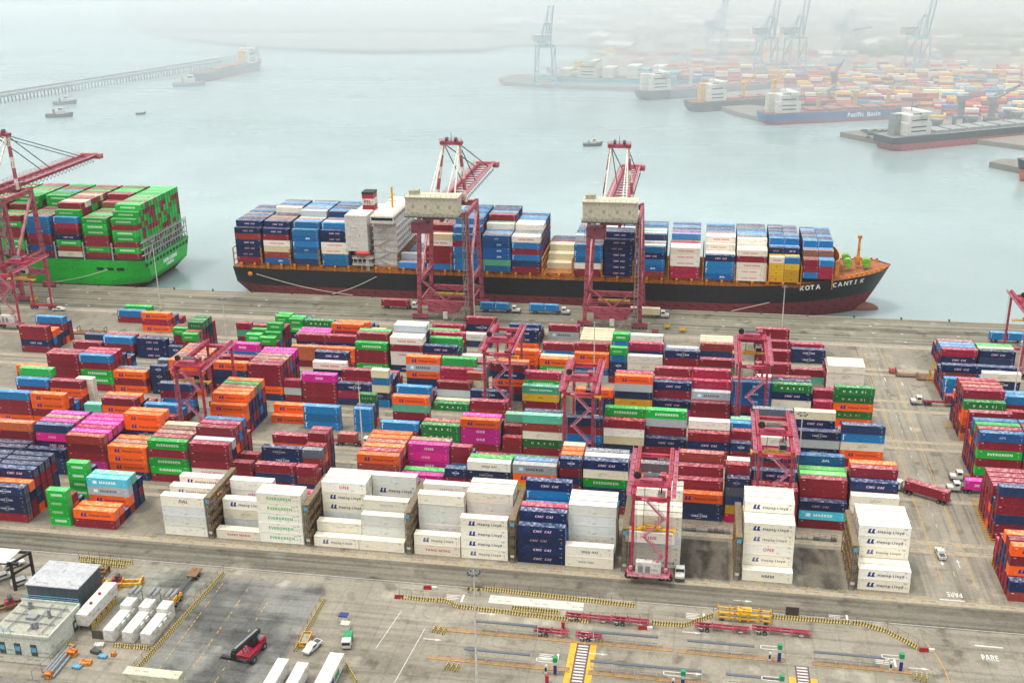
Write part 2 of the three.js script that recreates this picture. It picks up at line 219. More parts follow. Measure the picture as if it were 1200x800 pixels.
// far land: the other side of the harbour, with finger piers
const landMat = G('#9c958a', .95), pierMat = G('#8f8a80', .95);
{
  const poly = (name, pts, m, y1 = 0) => { const p = pts.map(([a, b]) => at(a, b, 0)); const g = B().prism(p.map((v) => [v.x, v.z]), -6, y1); return structure(g.mesh(name, m)); };
  poly('far_harbour_land', [[1260, 178], [1120, 160], [1062, 148], [1080, 128], [975, 122], [905, 108], [868, 118], [830, 112], [810, 104], [770, 99], [700, 94], [655, 92], [640, 76], [735, 60], [700, 52], [600, 52], [560, 58], [440, 60], [300, 54], [180, 40], [140, 20], [140, -55], [1500, -55], [1500, 178]], landMat);
  poly('far_pier', [[585, 92], [600, 87], [660, 89], [760, 97], [760, 103], [655, 100], [590, 96]], pierMat, .4);
  poly('far_pier', [[820, 116], [905, 126], [905, 141], [862, 131]], pierMat, .4);
  poly('far_pier', [[985, 155], [1058, 149], [1240, 136], [1240, 149], [1052, 168]], pierMat, .4);
  poly('far_pier', [[1160, 190], [1180, 186], [1290, 200], [1290, 216]], pierMat, .4);
}
// ---------------------------------------------------------------- shipping containers
const CODES = { // colour, lettering [text, colour, size, style], words
  m: ['#801f2f', null, 'maroon'], M: ['#9c1f3e', null, 'crimson'], r: ['#8a352f', null, 'rust red'], p: ['#83574c', null, 'faded brown'],
  o: ['#ee5f17', ['hl', '#1d2346'], 'orange lettered'], O: ['#b9633a', null, 'dull orange brown'], n: ['#1a2b52', ['CMA CGM', '#f2f2f2', 38, 'swoosh'], 'navy blue with white lettering'],
  N: ['#22355a', null, 'plain navy'], d: ['#10234e', ['CMC  CAI', '#e9c4d6', 46, 'italic'], 'navy with pink lettering'], b: ['#1671ad', ['bars', '#eef2f4'], 'bright blue'], a: ['#125898', ['APL', '#f4f6f8', 52, 'italic'], 'blue with white lettering'],
  c: ['#d3caa6', null, 'cream'], w: ['#e4e1d4', null, 'white'], q: ['#e3dfcd', ['CMA CGM', '#6e6f72', 24, 'swoosh'], 'white with faint grey lettering'], x: ['#aebbc1', null, 'pale grey'], X: ['#545d68', null, 'slate grey'],
  g: ['#10a936', ['EVERGREEN', '#f6f8f4', 54], 'bright green lettered'], G: ['#25a548', null, 'plain green'], u: ['#1d7031', ['U A_S C|', '#f0f4ea', 48, 'wide'], 'dark green lettered'],
  y: ['#cf2296', ['ONE', '#fbeef6', 58], 'pink lettered'], k: ['#b0144e', ['k', '#f3d7e2', 34], 'magenta'], t: ['#55b597', null, 'sea green'], T: ['#3a9474', ['CHINA SHIPPING', '#e9f2ee', 40], 'teal lettered'],
  z: ['#cfa21f', ['MSC', '#3a2d12', 34], 'mustard yellow'], s: ['#46bdd6', ['star MAERSK', '#f2fafc', 56], 'light blue lettered'], S: ['#a9b3b8', ['star MAERSK', '#1c2430', 56], 'grey lettered'],
  Y: ['#e2dcd0', ['YANG MING', '#c2303f', 50], 'white with red lettering'], W: ['#e9e6d9', ['hl', '#1d2346'], 'white with dark blue lettering'], v: ['#e9e6da', ['ONE', '#c02483', 58], 'white with pink lettering'], e: ['#e8e7db', ['EVERGREEN', '#2c9a4c', 54], 'white with green lettering'],
  D: ['#e8e5d9', ['DAL', '#232a63', 64, 'italic'], 'white with bold navy lettering'], H: ['#dedac8', ['HMM', '#1c1d24', 54], 'off white with black lettering'], I: ['#dfdcce', ['WAN HAI', '#33363c', 42], 'white with dark grey lettering'], L: ['#e6e2d6', ['LINE', '#bf2a55', 58], 'white with crimson lettering'],
  l: ['#58d45a', null, 'lime green'], K: ['#d3d2c6', ['TRITON', '#8a8f95', 46], 'white with worn grey lettering'], h: ['#3f7fbf', null, 'sky blue'], j: ['#d2d7d5', null, 'pale grey'],
};
const texOf = {}, matOf = {};
const TWO = 'mogndWyuaYqbIwvMr';
function containerTex(code, alt = 0) {
  if (!TWO.includes(code)) alt = 0; if (texOf[code + alt]) return texOf[code + alt];
  const [col, logo] = CODES[code], c = document.createElement('canvas'); c.width = 512; c.height = 160; const x = c.getContext('2d'), reefer = 'wqWveDHIKYLc'.includes(code);
  x.fillStyle = col; x.fillRect(0, 0, 512, 160);
  for (let i = 0; i < 260; i++) { const s = rnd(); x.fillStyle = s > .5 ? `rgba(255,255,255,${rr(.012, .05)})` : `rgba(20,12,8,${rr(.015, .06)})`; x.fillRect(rr(-20, 512), rr(-4, 160), rr(2, 46), rr(1, 16)); }
  for (let i = 0; i < (reefer ? 16 : 26); i++) { x.fillStyle = `rgba(${70 + rnd() * 50 | 0},${38 + rnd() * 22 | 0},20,${rr(.1, .4)})`; const a = rr(0, 512), b = rr(0, 128); x.fillRect(a, b, rr(1, 4), rr(2, 16)); }
  for (let i = 0; i < 9; i++) { x.fillStyle = `rgba(${rnd() > .5 ? '255,245,235' : '30,20,16'},${rr(.05, .15)})`; x.fillRect(rr(0, 470), rr(0, 110), rr(12, 44), rr(8, 26)); }
  for (let i = 0; i < (reefer ? 10 : 22); i++) { x.fillStyle = `rgba(${reefer ? '120,100,74' : rnd() > .4 ? '58,34,22' : '205,190,176'},${rr(.05, .2)})`; x.fillRect(rr(0, 512), rr(-6, 60), rr(1, 4), rr(18, 78)); }
  if (logo) {
    const [t, lc, size = 40, style] = logo; x.save(); if (alt) { x.globalAlpha = .72; x.translate(t === 'hl' ? 14 : -26, 5); x.scale(.94, .94); } x.fillStyle = lc; x.textBaseline = 'middle';
    if (t === 'hl') { x.font = 'bold 46px sans-serif'; x.textAlign = 'left'; x.fillText('Hapag-Lloyd', 184, 70, 272); x.fillStyle = '#232f7c'; x.beginPath(); x.moveTo(82, 98); x.lineTo(98, 36); x.lineTo(122, 36); x.lineTo(112, 66); x.lineTo(122, 98); x.fill(); x.beginPath(); x.moveTo(120, 98); x.lineTo(136, 36); x.lineTo(160, 36); x.lineTo(150, 66); x.lineTo(160, 98); x.fill(); }
    else if (t === 'bars') { x.fillRect(16, 14, 9, 96); }
    else if (t.startsWith('star')) { x.font = `bold ${size}px sans-serif`; x.textAlign = 'left'; x.fillText('MAERSK', 150, 66, 280); x.fillStyle = '#bfeaf4'; x.fillRect(66, 38, 56, 56); x.fillStyle = '#fff'; for (let k = 0; k < 7; k++) { x.save(); x.translate(94, 66); x.rotate(k * Math.PI * 2 / 7); x.fillRect(-2.5, -21, 5, 21); x.restore(); } }
    else { x.font = `${style === 'italic' ? 'italic ' : ''}bold ${size}px sans-serif`; x.textAlign = 'center'; if (style === 'wide') { [...t].forEach((ch, k) => x.fillText(ch, 120 + k * 40, 66)); } else x.fillText(t, t === 'APL' ? 300 : 262, 66, 400);
      if (style === 'swoosh') { x.strokeStyle = lc; x.lineWidth = 4; x.beginPath(); x.moveTo(240, 44); x.quadraticCurveTo(275, 26, 300, 34); x.stroke(); x.beginPath(); x.moveTo(225, 96); x.quadraticCurveTo(250, 106, 285, 92); x.stroke(); } }
    x.restore();
    for (let i = 0; i < 34; i++) { x.globalAlpha = rr(.15, .7); x.fillStyle = col; x.fillRect(rr(60, 470), rr(30, 105), rr(1, 8), rr(1, 5)); } x.globalAlpha = 1;
  }
  // roof strip: pale patches paint in the sky glare, besides chalked, bird-limed and scuffed paint
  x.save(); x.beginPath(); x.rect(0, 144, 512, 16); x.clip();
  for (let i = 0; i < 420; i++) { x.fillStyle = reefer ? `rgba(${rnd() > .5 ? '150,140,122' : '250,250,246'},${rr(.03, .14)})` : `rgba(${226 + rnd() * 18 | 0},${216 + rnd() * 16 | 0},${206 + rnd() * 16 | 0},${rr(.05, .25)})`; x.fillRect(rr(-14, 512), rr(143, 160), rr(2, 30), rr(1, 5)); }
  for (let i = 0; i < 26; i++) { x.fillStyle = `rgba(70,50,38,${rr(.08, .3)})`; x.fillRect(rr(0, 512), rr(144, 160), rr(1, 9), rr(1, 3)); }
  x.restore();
  // code plates and small stencils near the ends, as on every box
  x.fillStyle = reefer ? 'rgba(60,64,72,.75)' : 'rgba(240,240,236,.8)'; for (const [a, b, w, h] of [[452, 14, 34, 5], [462, 24, 22, 5], [474, 66, 8, 14], [478, 96, 6, 10]]) if (rnd() > .25) x.fillRect(a, b, w, h);
  if (!reefer && rnd() > .4) { x.fillStyle = 'rgba(245,245,240,.85)'; x.fillRect(22, 20, 26, 9); }
  const tx = new THREE.CanvasTexture(c); tx.colorSpace = THREE.SRGBColorSpace; tx.magFilter = THREE.LinearFilter; tx.minFilter = THREE.LinearMipmapLinearFilter; tx.generateMipmaps = true; return (texOf[code + alt] = tx);
}
function cmat(code, variant = 0) { const k = code + variant; if (!matOf[k]) matOf[k] = new THREE.MeshPhysicalMaterial({ map: containerTex(code, variant === 2 ? 1 : 0), ior: 1.5, specularIntensity: .5, color: ('wqWveDHIKLYcjx'.includes(code) ? [0xffffff, 0xf1eee6, 0xfbf8f0] : [0xffffff, 0xd9d4d0, 0xfde6dc])[variant], roughness: [.4, .46, .52][variant] }); return matOf[k]; }
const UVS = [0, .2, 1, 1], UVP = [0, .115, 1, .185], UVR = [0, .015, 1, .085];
const cgeo = {};
function containerGeos(len, h) { // len 4 = forty foot, 2 = twenty foot; parts of one box, origin at the middle of its base
  const key = len + '_' + h; if (cgeo[key]) return cgeo[key];
  const L = len === 4 ? 12.19 : 6.06, x1 = L / 2, z1 = 1.219, p = .11, e = .035;
  const f = B(); const bx = (...a) => f.box(...a, UVP);
  for (const s of [-1, 1]) { bx(-x1, .0, s * z1 - (s > 0 ? p : 0), x1, .16, s * z1 + (s < 0 ? p : 0)); bx(-x1, h - .1, s * z1 - (s > 0 ? p : 0), x1, h - .01, s * z1 + (s < 0 ? p : 0));
    for (const q of [-1, 1]) { const a = q > 0 ? x1 - .17 : -x1, b = q > 0 ? x1 : -x1 + .17, c = s > 0 ? z1 - .15 : -z1, d = s > 0 ? z1 : -z1 + .15; bx(a, .16, c, b, h - .1, d); bx(a - .003, -.003, c - .003, b + .003, .12, d + .003); bx(a - .003, h - .12, c - .003, b + .003, h, d + .003); } }
  for (const q of [-1, 1]) { const a = q > 0 ? x1 - p : -x1, b = q > 0 ? x1 : -x1 + p; bx(a, .01, -z1 + p, b, .15, z1 - p); bx(a, h - .11, -z1 + p, b, h - .012, z1 - p); }
  const side = (s) => B().quad(...(s > 0 ? [V(-x1 + .17, .16, z1 - e), V(x1 - .17, .16, z1 - e), V(x1 - .17, h - .1, z1 - e), V(-x1 + .17, h - .1, z1 - e)] : [V(x1 - .17, .16, -z1 + e), V(-x1 + .17, .16, -z1 + e), V(-x1 + .17, h - .1, -z1 + e), V(x1 - .17, h - .1, -z1 + e)]), UVS).geometry();
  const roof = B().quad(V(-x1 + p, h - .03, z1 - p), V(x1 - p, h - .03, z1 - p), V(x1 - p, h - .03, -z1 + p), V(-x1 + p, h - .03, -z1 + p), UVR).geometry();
  const end = B().quad(V(-x1 + e, .15, -z1 + .15), V(-x1 + e, .15, z1 - .15), V(-x1 + e, h - .11, z1 - .15), V(-x1 + e, h - .11, -z1 + .15), UVP).geometry();
  const door = (s) => B().box(x1 - .07, .16, s > 0 ? .01 : -z1 + .16, x1 - .02, h - .12, s > 0 ? z1 - .16 : -.01, UVP).geometry();
  const rods = (s) => { const m = B(); for (const z of [.3, .72]) { m.box(x1 - .019, .1, s * z - .028, x1 + .03, h - .08, s * z + .028); m.box(x1 - .019, 1.05, s * z - .03, x1 + .035, 1.12, s * z + .26); } return m.geometry(); };
  // the whole box in one piece, for copies too far away to show their parts
  const wm = B(); const q = (a, b, c, d, uv) => wm.quad(a, b, c, d, uv); q(V(-x1, 0, z1), V(x1, 0, z1), V(x1, h, z1), V(-x1, h, z1), UVS); q(V(x1, 0, -z1), V(-x1, 0, -z1), V(-x1, h, -z1), V(x1, h, -z1), UVS); for (const s of [1, -1]) { const X1 = s * x1, Xi = s * (x1 - .16), a = z1 - .14, y0 = .16, y1 = h - .14, Q = (p1, p2, p3, p4) => s > 0 ? q(p1, p2, p3, p4, UVP) : q(p2, p1, p4, p3, UVP);
    Q(V(X1, 0, z1), V(X1, 0, -z1), V(X1, y0, -z1), V(X1, y0, z1)); Q(V(X1, y1, z1), V(X1, y1, -z1), V(X1, h, -z1), V(X1, h, z1)); Q(V(X1, y0, z1), V(X1, y0, a), V(X1, y1, a), V(X1, y1, z1)); Q(V(X1, y0, -a), V(X1, y0, -z1), V(X1, y1, -z1), V(X1, y1, -a));
    Q(V(Xi, y0, a), V(Xi, y0, -a), V(Xi, y1, -a), V(Xi, y1, a)); Q(V(X1, y0, a), V(Xi, y0, a), V(Xi, y1, a), V(X1, y1, a)); Q(V(Xi, y0, -a), V(X1, y0, -a), V(X1, y1, -a), V(Xi, y1, -a)); Q(V(X1, y1, a), V(Xi, y1, a), V(Xi, y1, -a), V(X1, y1, -a)); Q(V(Xi, y0, a), V(X1, y0, a), V(X1, y0, -a), V(Xi, y0, -a)); }
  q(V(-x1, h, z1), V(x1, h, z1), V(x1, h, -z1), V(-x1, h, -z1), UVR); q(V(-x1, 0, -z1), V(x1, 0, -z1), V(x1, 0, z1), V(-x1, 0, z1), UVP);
  const unit = B(); unit.box(-x1 - .01, .25, -1.0, -x1 + e, h - .25, 1.0); unit.box(-x1 - .06, 1.35, -.8, -x1 - .012, h - .4, .8); // reefer machinery end
  return (cgeo[key] = { frame: f.geometry(), s1: side(1), s2: side(-1), roof, end, d1: door(1), d2: door(-1), r1: rods(1), r2: rods(-1), whole: wm.geometry(), unit: unit.geometry() });
}
const rodMat = M('#9a9894', .5), unitMat = G('#b9bbb6', .6);
const BLOCKNAME = ['', 'reefer block beside the perimeter road', 'second block from the perimeter road', 'third block from the perimeter road', 'fourth block from the perimeter road', 'fifth block from the perimeter road', 'block next to the quay apron'];
const SHORT = ['', 'reefer block', 'second yard block', 'third yard block', 'fourth yard block', 'fifth yard block', 'quay side block'];
const ORD = ['ground', 'second', 'third', 'fourth', 'fifth', 'sixth', 'seventh', 'eighth', 'ninth', 'tenth'];
const fillStuff = new Map(); // hidden and far boxes, code -> list of [matrix, tint] per geometry
function addStuff(store, code, len, h, x, y, z, ry = 0) { const k = code + '|' + len + '|' + h; if (!store.has(k)) store.set(k, []); store.get(k).push(new THREE.Matrix4().makeRotationY(ry).setPosition(x, y, z)); }
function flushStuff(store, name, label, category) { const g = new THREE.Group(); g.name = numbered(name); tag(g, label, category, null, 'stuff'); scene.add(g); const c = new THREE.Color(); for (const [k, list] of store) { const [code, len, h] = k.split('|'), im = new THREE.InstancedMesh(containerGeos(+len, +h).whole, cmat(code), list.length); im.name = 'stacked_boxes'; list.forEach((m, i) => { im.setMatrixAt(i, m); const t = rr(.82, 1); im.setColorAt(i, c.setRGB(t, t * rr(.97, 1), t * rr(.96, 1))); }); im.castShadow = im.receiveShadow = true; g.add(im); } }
const REEFER = 'wqWveDHIKLxj';
const cand = [];
const RANDOM = [...'mmmmmmmrMnnNNddmmNob'];
function buildContainer(o) { // one box with its parts
  const g = containerGeos(o.len, o.h), m = cmat(o.code, o.variant), reef = o.reefer;
  const t = thing(reef ? 'reefer_container' : o.len === 4 ? 'forty_foot_container' : 'twenty_foot_container', o.label, 'container', [o.x, o.y, o.z], o.ry, o.group);
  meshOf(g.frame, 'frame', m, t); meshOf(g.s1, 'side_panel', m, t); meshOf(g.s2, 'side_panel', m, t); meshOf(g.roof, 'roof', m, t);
  if (reef) meshOf(g.unit, 'cooling_unit', unitMat, t); else meshOf(g.end, 'end_panel', m, t);
  for (const [d, r] of [[g.d1, g.r1], [g.d2, g.r2]]) { const dm = meshOf(d, 'door', m, t); meshOf(r, 'lock_rod', rodMat, dm); }
  return t;
}
// rows of one bay, front to back: "<tiers><codes from the top down>"; '-' = low and hidden, '0' = empty
function bay(block, zFront, x0, len, spec) {
  const rows = spec.split('/'), L = len === 4 ? 12.19 : 6.06, xc = x0 + L / 2; let sight = Infinity, prevZ = 0;
  for (let r = 0; r < 6; r++) {
    const s = rows[r] ?? '-', z = zFront - 2.85 * r - 1.22; let k, codes = '';
    if (s === '-') { const slope = CAM_H / Math.abs(z + 0) * .95; const hid = sight === Infinity ? 5.4 : sight - (Math.abs(z) - Math.abs(prevZ)) * slope - .3; k = Math.max(0, Math.min(4, Math.floor(hid / 2.65))); }
    else { k = parseInt(s, 10); codes = s.slice(1); }
    let y = 0, prevCode = '';
    const reefStack = block === 1 && [...codes].some((c) => REEFER.includes(c));
    for (let t = 0; t < k; t++) { const code = (reefStack && codes[k - 1 - t] === 'x' ? 'j' : codes[k - 1 - t]) ?? (reefStack ? pick(['w', 'w', 'j', 'W', 'w']) : pick(RANDOM)); const explicit = codes[k - 1 - t] !== undefined;  const h = reefStack ? 2.9 : 2.65;
      const c = { block, row: r, tier: t, top: t === k - 1, code, len, h, x: xc + rr(-.07, .07), y: y + .02, z: z + rr(-.06, .06), ry: rr(-.004, .004), variant: [0, 0, 1, 2][Math.floor(rnd() * 4)], reefer: reefStack, front: r === 0 };
      c.below = prevCode ? CODES[prevCode][2].split(' ').slice(0, CODES[prevCode][2].startsWith('bright') || CODES[prevCode][2].startsWith('dark') ? 2 : 1).join(' ') : ''; prevCode = code;
      (explicit ? cand.push(c) : addStuff(fillStuff, code, len, h, c.x, c.y, c.z, c.ry)); y += h + .015; }
    const newSight = y; const eff = sight === Infinity ? newSight : Math.max(newSight, sight - 2.85 * CAM_H / Math.abs(z)); sight = eff; prevZ = z;
  }
}
function finishYard() {
  for (const c of cand) { c.d = Math.hypot(c.x, c.y - CAM_H, c.z); const kind = c.reefer ? 'reefer container' : c.len === 4 ? 'forty foot container' : 'twenty foot container';
    const row = ['front row', 'second row', 'third row', 'fourth row', 'fifth row', 'back row'][c.row];
    const words = (s) => s.split(' ').length, head = `${CODES[c.code][2]} ${kind}`, tail = `${c.tier === 0 ? 'ground' : ORD[c.tier]} tier, ${row}, ${SHORT[c.block]}`; c.label = `${head}, ${tail}`; if (c.below) { const l = `${head} on ${c.below}, ${tail}`; if (words(l) <= 16) c.label = l; }
    c.group = `containers stacked in the ${BLOCKNAME[c.block]}`; }
  const forty = cand.filter((c) => !c.reefer && c.len === 4).sort((a, b) => a.d - b.d), keep = new Set(forty.slice(0, 300));
  for (const c of cand) if (c.reefer || c.len === 2 || keep.has(c)) buildContainer(c); else addStuff(fillStuff, c.code, c.len, c.h, c.x, c.y, c.z, c.ry);
  flushStuff(fillStuff, 'far_container_stacks', 'massed container stacks filling the yard behind and below the nearer boxes', 'containers');
  console.log('yard boxes', cand.length, 'forty', forty.length);
}
const YARD = [null,
  [-244.6, [[41.6, 4, '2WW/2w/5WWW/5w/5w/5w'], [14.0, 4, '1H/5WWvW/5w/6W/6w/6w'], [26.4, 4, '0/0/0/0/0/0'], [-13.6, 4, '0/5wwxw/5w/5w/6w/6w'], [-1.3, 4, '0/0/0/0/0/0'], [-30.1, 4, '2II/-/5xxx/5w/5w/-'], [-42.4, 4, '4dddd/5d/5M/4b/4b/6d'], [-57.2, 4, '4WWWW/-/-/5wx/5w/5w'], [-69.6, 4, '2WY/-/5wxx/-/5K/-'], [-84.6, 4, '1w/3xx/4K/-/-/5x'], [-96.9, 4, '1W/2w/-/5vWW/5w/5w'], [-112, 4, '5eeeee/5w/-/-/-/-'], [-124.3, 4, '1Y/-/3Wq/-/4wv/-'], [-139.1, 4, '4Dxxw/-/4W/-/4W/-'], [-151.5, 4, '0/0/0/0/0/0'], [-165.6, 4, '2om/2o/-/4sSo/4t/-'], [-172.8, 2, '4gggg/-/-/-/5gggg/-'], [-191.6, 4, '4nnnm/4o/5d/5N/5N/5d'], [-204.2, 4, '5NN/5N/5d/5N/5N/5N'], [76.4, 4, '-/5omo/5m/5o/-/-'], [89, 4, '4m/5o/5m/5n/5m/5m']]],
  [-272.8, [[42.4, 4, '4qL/5d/6m/6o/-/-'], [29.4, 4, '3dsm/5mm/5l/5l/6a/-'], [16.6, 4, '4m/4m/5d/-/-/-'], [9.9, 2, '5nXNzk/6m/6Y/-/-/-'], [-3.1, 4, '3oN/4m/5m/6r/-/-'], [-16.0, 4, '4N/4o/5X/-/-/-'], [-28.8, 4, '6dqgN/6w/6X/-/-/-'], [-35.3, 2, '6nmN/6o/6o/6c/-/-'], [-48.4, 4, '5Soz/5h/-/-/-/-'], [-61.2, 4, '5InmT/5G/-/-/-/-'], [-67.8, 2, '4nmn/-/-/5m/-/-'], [-80.6, 4, '3y/3G/-/5yyy/5p/-'], [-93.2, 4, '5orNo/5m/5o/5p/5o/5o'], [-111.8, 2, '3m/-/4Xrn/4mo/5m/5m'], [-124.2, 4, '3m/-/4nn/-/-/4m'], [-131.2, 2, '3m/-/3m/-/-/-'], [-144, 4, '5mmmY/5x/6m/6M/6b/-'], [-157, 4, '5gmggm/5m/5p/5p/5c/-'], [-170, 4, '4oooN/4p/4o/-/6oo/6o'], [-183, 4, '5rmmy/5y/5k/5y/5y/5y'], [-196.5, 4, '3dNN/-/5Ny/5y/5p/5y'], [-209.5, 4, '3NN/3N/5Om/-/4m/-'], [-222, 4, '3N/3N/4b/-/4m/-'], [78.9, 4, '6N/-/5mmomo/5m/5m/5m'], [91.6, 4, '6N/6m/6m/6b/6m/6m']]],
  [-306, [[43, 4, '6Nbqo/-/-/-/-/-'], [30.6, 4, '5nxd/-/-/-/-/5cdd'], [18.1, 4, '4qy/-/-/-/-/5Xc'], [11.6, 2, '3n/4m/-/4b/4t/-'], [-1.0, 4, '4md/5w/-/-/-/-'], [-13.8, 4, '3dm/6gx/-/-/-/-'], [-26.2, 4, '5mwcN/6g/-/-/-/-'], [-38.7, 4, '5NmbNy/-/-/-/-/-'], [-51, 4, '5trqu/5N/-/-/-/-'], [-57.4, 2, '2m/3m/4t/-/-/-'], [-70.4, 4, '4oyy/4y/-/-/-/4mr'], [-83, 4, '3uu/3r/-/-/-/-'], [-96.2, 4, '3b/-/-/-/-/4otm'], [-107.6, 2, '0/0/0/3bbb/3n/4u'], [-124.6, 4, '0/0/0/3bbb/0/0'], [-137, 4, '0/0/0/0/1o/2oo'], [-152.6, 4, '4oo/5o/5o/5p/5G/5o'], [-177, 4, '2m/3b/-/-/-/4Nm'], [-190.1, 4, '4mo/4o/-/-/-/-'], [-196.6, 2, '3t/-/-/-/-/-'], [-207.3, 2, '0/0/0/0/0/4wwww'], [-215.4, 4, '4oom/-/-/-/4mo/-'], [-227.9, 4, '4bm/-/-/-/4bm/5G'], [81, 4, '6amgmg/6m/6G/6b/-/6m'], [93.6, 4, '6a/6b/6m/6b/-/-']]],
  [-334.6, [[43.6, 4, '6uuouo/-/-/-/-/-'], [37.5, 2, '4Mx/5M/-/-/-/-'], [24.6, 4, '6udwm/6n/6m/-/-/-'], [12.2, 4, '6aaa/6m/-/-/-/-'], [-0.4, 4, '3mm/4S/5M/6M/-/-'], [-12.9, 4, '3dy/5dm/5m/6m/-/-'], [-25.3, 4, '6oxNz/6M/-/-/-/-'], [-38, 4, '4oN/-/-/-/-/-'], [-55.8, 4, '4Tz/-/5Mg/-/-/-'], [-73.4, 4, '3nn/-/-/0/0/0'], [-76.4, 2, '0/0/0/4rcb/4X/4X'], [-68, 4, '0/0/0/0/5m/5o'], [-86.2, 4, '1u/1c/3mx/-/4MM/5G'], [-99, 4, '3bb/-/-/-/-/5oSo'], [-107.3, 2, '5cbcn/-/-/-/-/-'], [-119.6, 4, '3nM/-/4m/-/-/-'], [-132, 4, '4ymm/-/-/-/4Y/5d'], [-138.7, 2, '3Mxm/-/-/-/-/-'], [-151.2, 4, '5mmmoN/5m/5p/5p/5y/5y'], [-163.7, 4, '5oN/-/5m/-/6y/-'], [-180, 4, '5oo/5p/5p/5o/5p/5p'], [-187.5, 2, '4nnn/-/4X/-/-/-'], [-201.6, 4, '3omo/3X/-/-/-/-'], [-214, 4, '5bmgg/5M/5M/-/-/-'], [-226.4, 4, '5mm/5m/-/-/-/-'], [-239, 4, '3o/-/-/-/-/-'], [82.7, 4, '5uoorO/6M/6r/6r/6M/-'], [95.3, 4, '4m/-/5bmm/5b/-/-']]],
  [-366.5, [[45, 4, '4qqqq/4q/4q/-/-/-'], [33.5, 4, '0/-/-/2mt/-/-'], [21, 4, '2w/-/3mm/-/4m/-'], [1.6, 4, '4mu/-/-/5r/-/-'], [-10.6, 4, '5nmm/-/-/-/-/-'], [-23.4, 4, '4wq/-/5M/-/-/-'], [-29.7, 2, '5gbnnm/-/-/-/-/-'], [-42.2, 4, '4ooax/5m/-/-/-/-'], [-54.8, 4, '3ogy/3c/-/4m/-/-'], [-67.3, 4, '4oomo/-/-/-/-/-'], [-84.6, 4, '-/-/2w/-/-/-'], [-97.1, 4, '4dr/-/-/4GG/-/4M'], [-109.6, 4, '5YmYw/5Y/6x/6w/-/-'], [-123, 4, '4gmmg/5m/5G/-/-/-'], [-135.5, 4, '3oo/-/4m/-/5o/-'], [-147.7, 4, '3OO/-/4m/4y/4y/-'], [-160, 2, '4gm/-/4g/5g/-/-'], [-166.5, 2, '3g/4gg/-/4g/-/-'], [-175, 2, '-/-/-/-/-/4Mtmx'], [-190.6, 2, '4gm/4m/5u/5u/5u/-'], [-197, 2, '-/-/4g/4m/-/-'], [-209.4, 4, '3ddd/-/-/-/-/-'], [-223, 4, '3bm/3m/-/-/-/-'], [-236, 4, '2m/-/-/2N/-/-'], [-257.8, 4, '4mmdm/-/-/-/4bm/-'], [83.2, 4, '3bbN/-/4d/-/-/-'], [95, 4, '4qnn/-/4n/-/-/-']]],
  [-395, [[87.4, 4, '3Md/3h/3h/3p/-/-'], [100.4, 4, '3dN/3c/3G/-/-/-'], [34.9, 4, '2nn/-/2M/-/-/-'], [22, 4, '3mm/-/4mm/-/-/-'], [1.6, 4, '2c/2c/2c/2c/-/-'], [-11, 4, '1x/1x/-/-/-/-'], [-24.4, 4, '3wM/-/-/-/-/-'], [-31, 2, '3gb/2p/-/2G/-/-'], [-43.4, 4, '2c/2c/2c/2c/2c/-'], [-57.4, 4, '0/0/0/0/0/2mS'], [-71.6, 4, '3dd/-/3N/-/-/-'], [-90, 4, '2KN/-/-/-/3m/-'], [-103, 4, '2N/2G/-/2M/-/-'], [-116, 4, '2w/2x/2w/-/-/-'], [-126, 2, '2c/-/-/-/-/-'], [-138.6, 4, '3o/-/-/-/-/-'], [-152.8, 4, '3u/-/-/-/-/-'], [-159.4, 2, '3gg/3g/-/-/-/-'], [-166, 2, '-/3g/3g/-/2n/-'], [-178, 4, '1a/-/1m/-/-/-'], [-222, 4, '3oMo/-/-/-/-/-'], [-237.4, 4, '0/0/0/2bm/0/2g']]],
];
for (let b = 1; b <= 6; b++) for (const [x0, len, spec] of YARD[b][1]) bay(b, YARD[b][0], x0, len, spec);
finishYard();
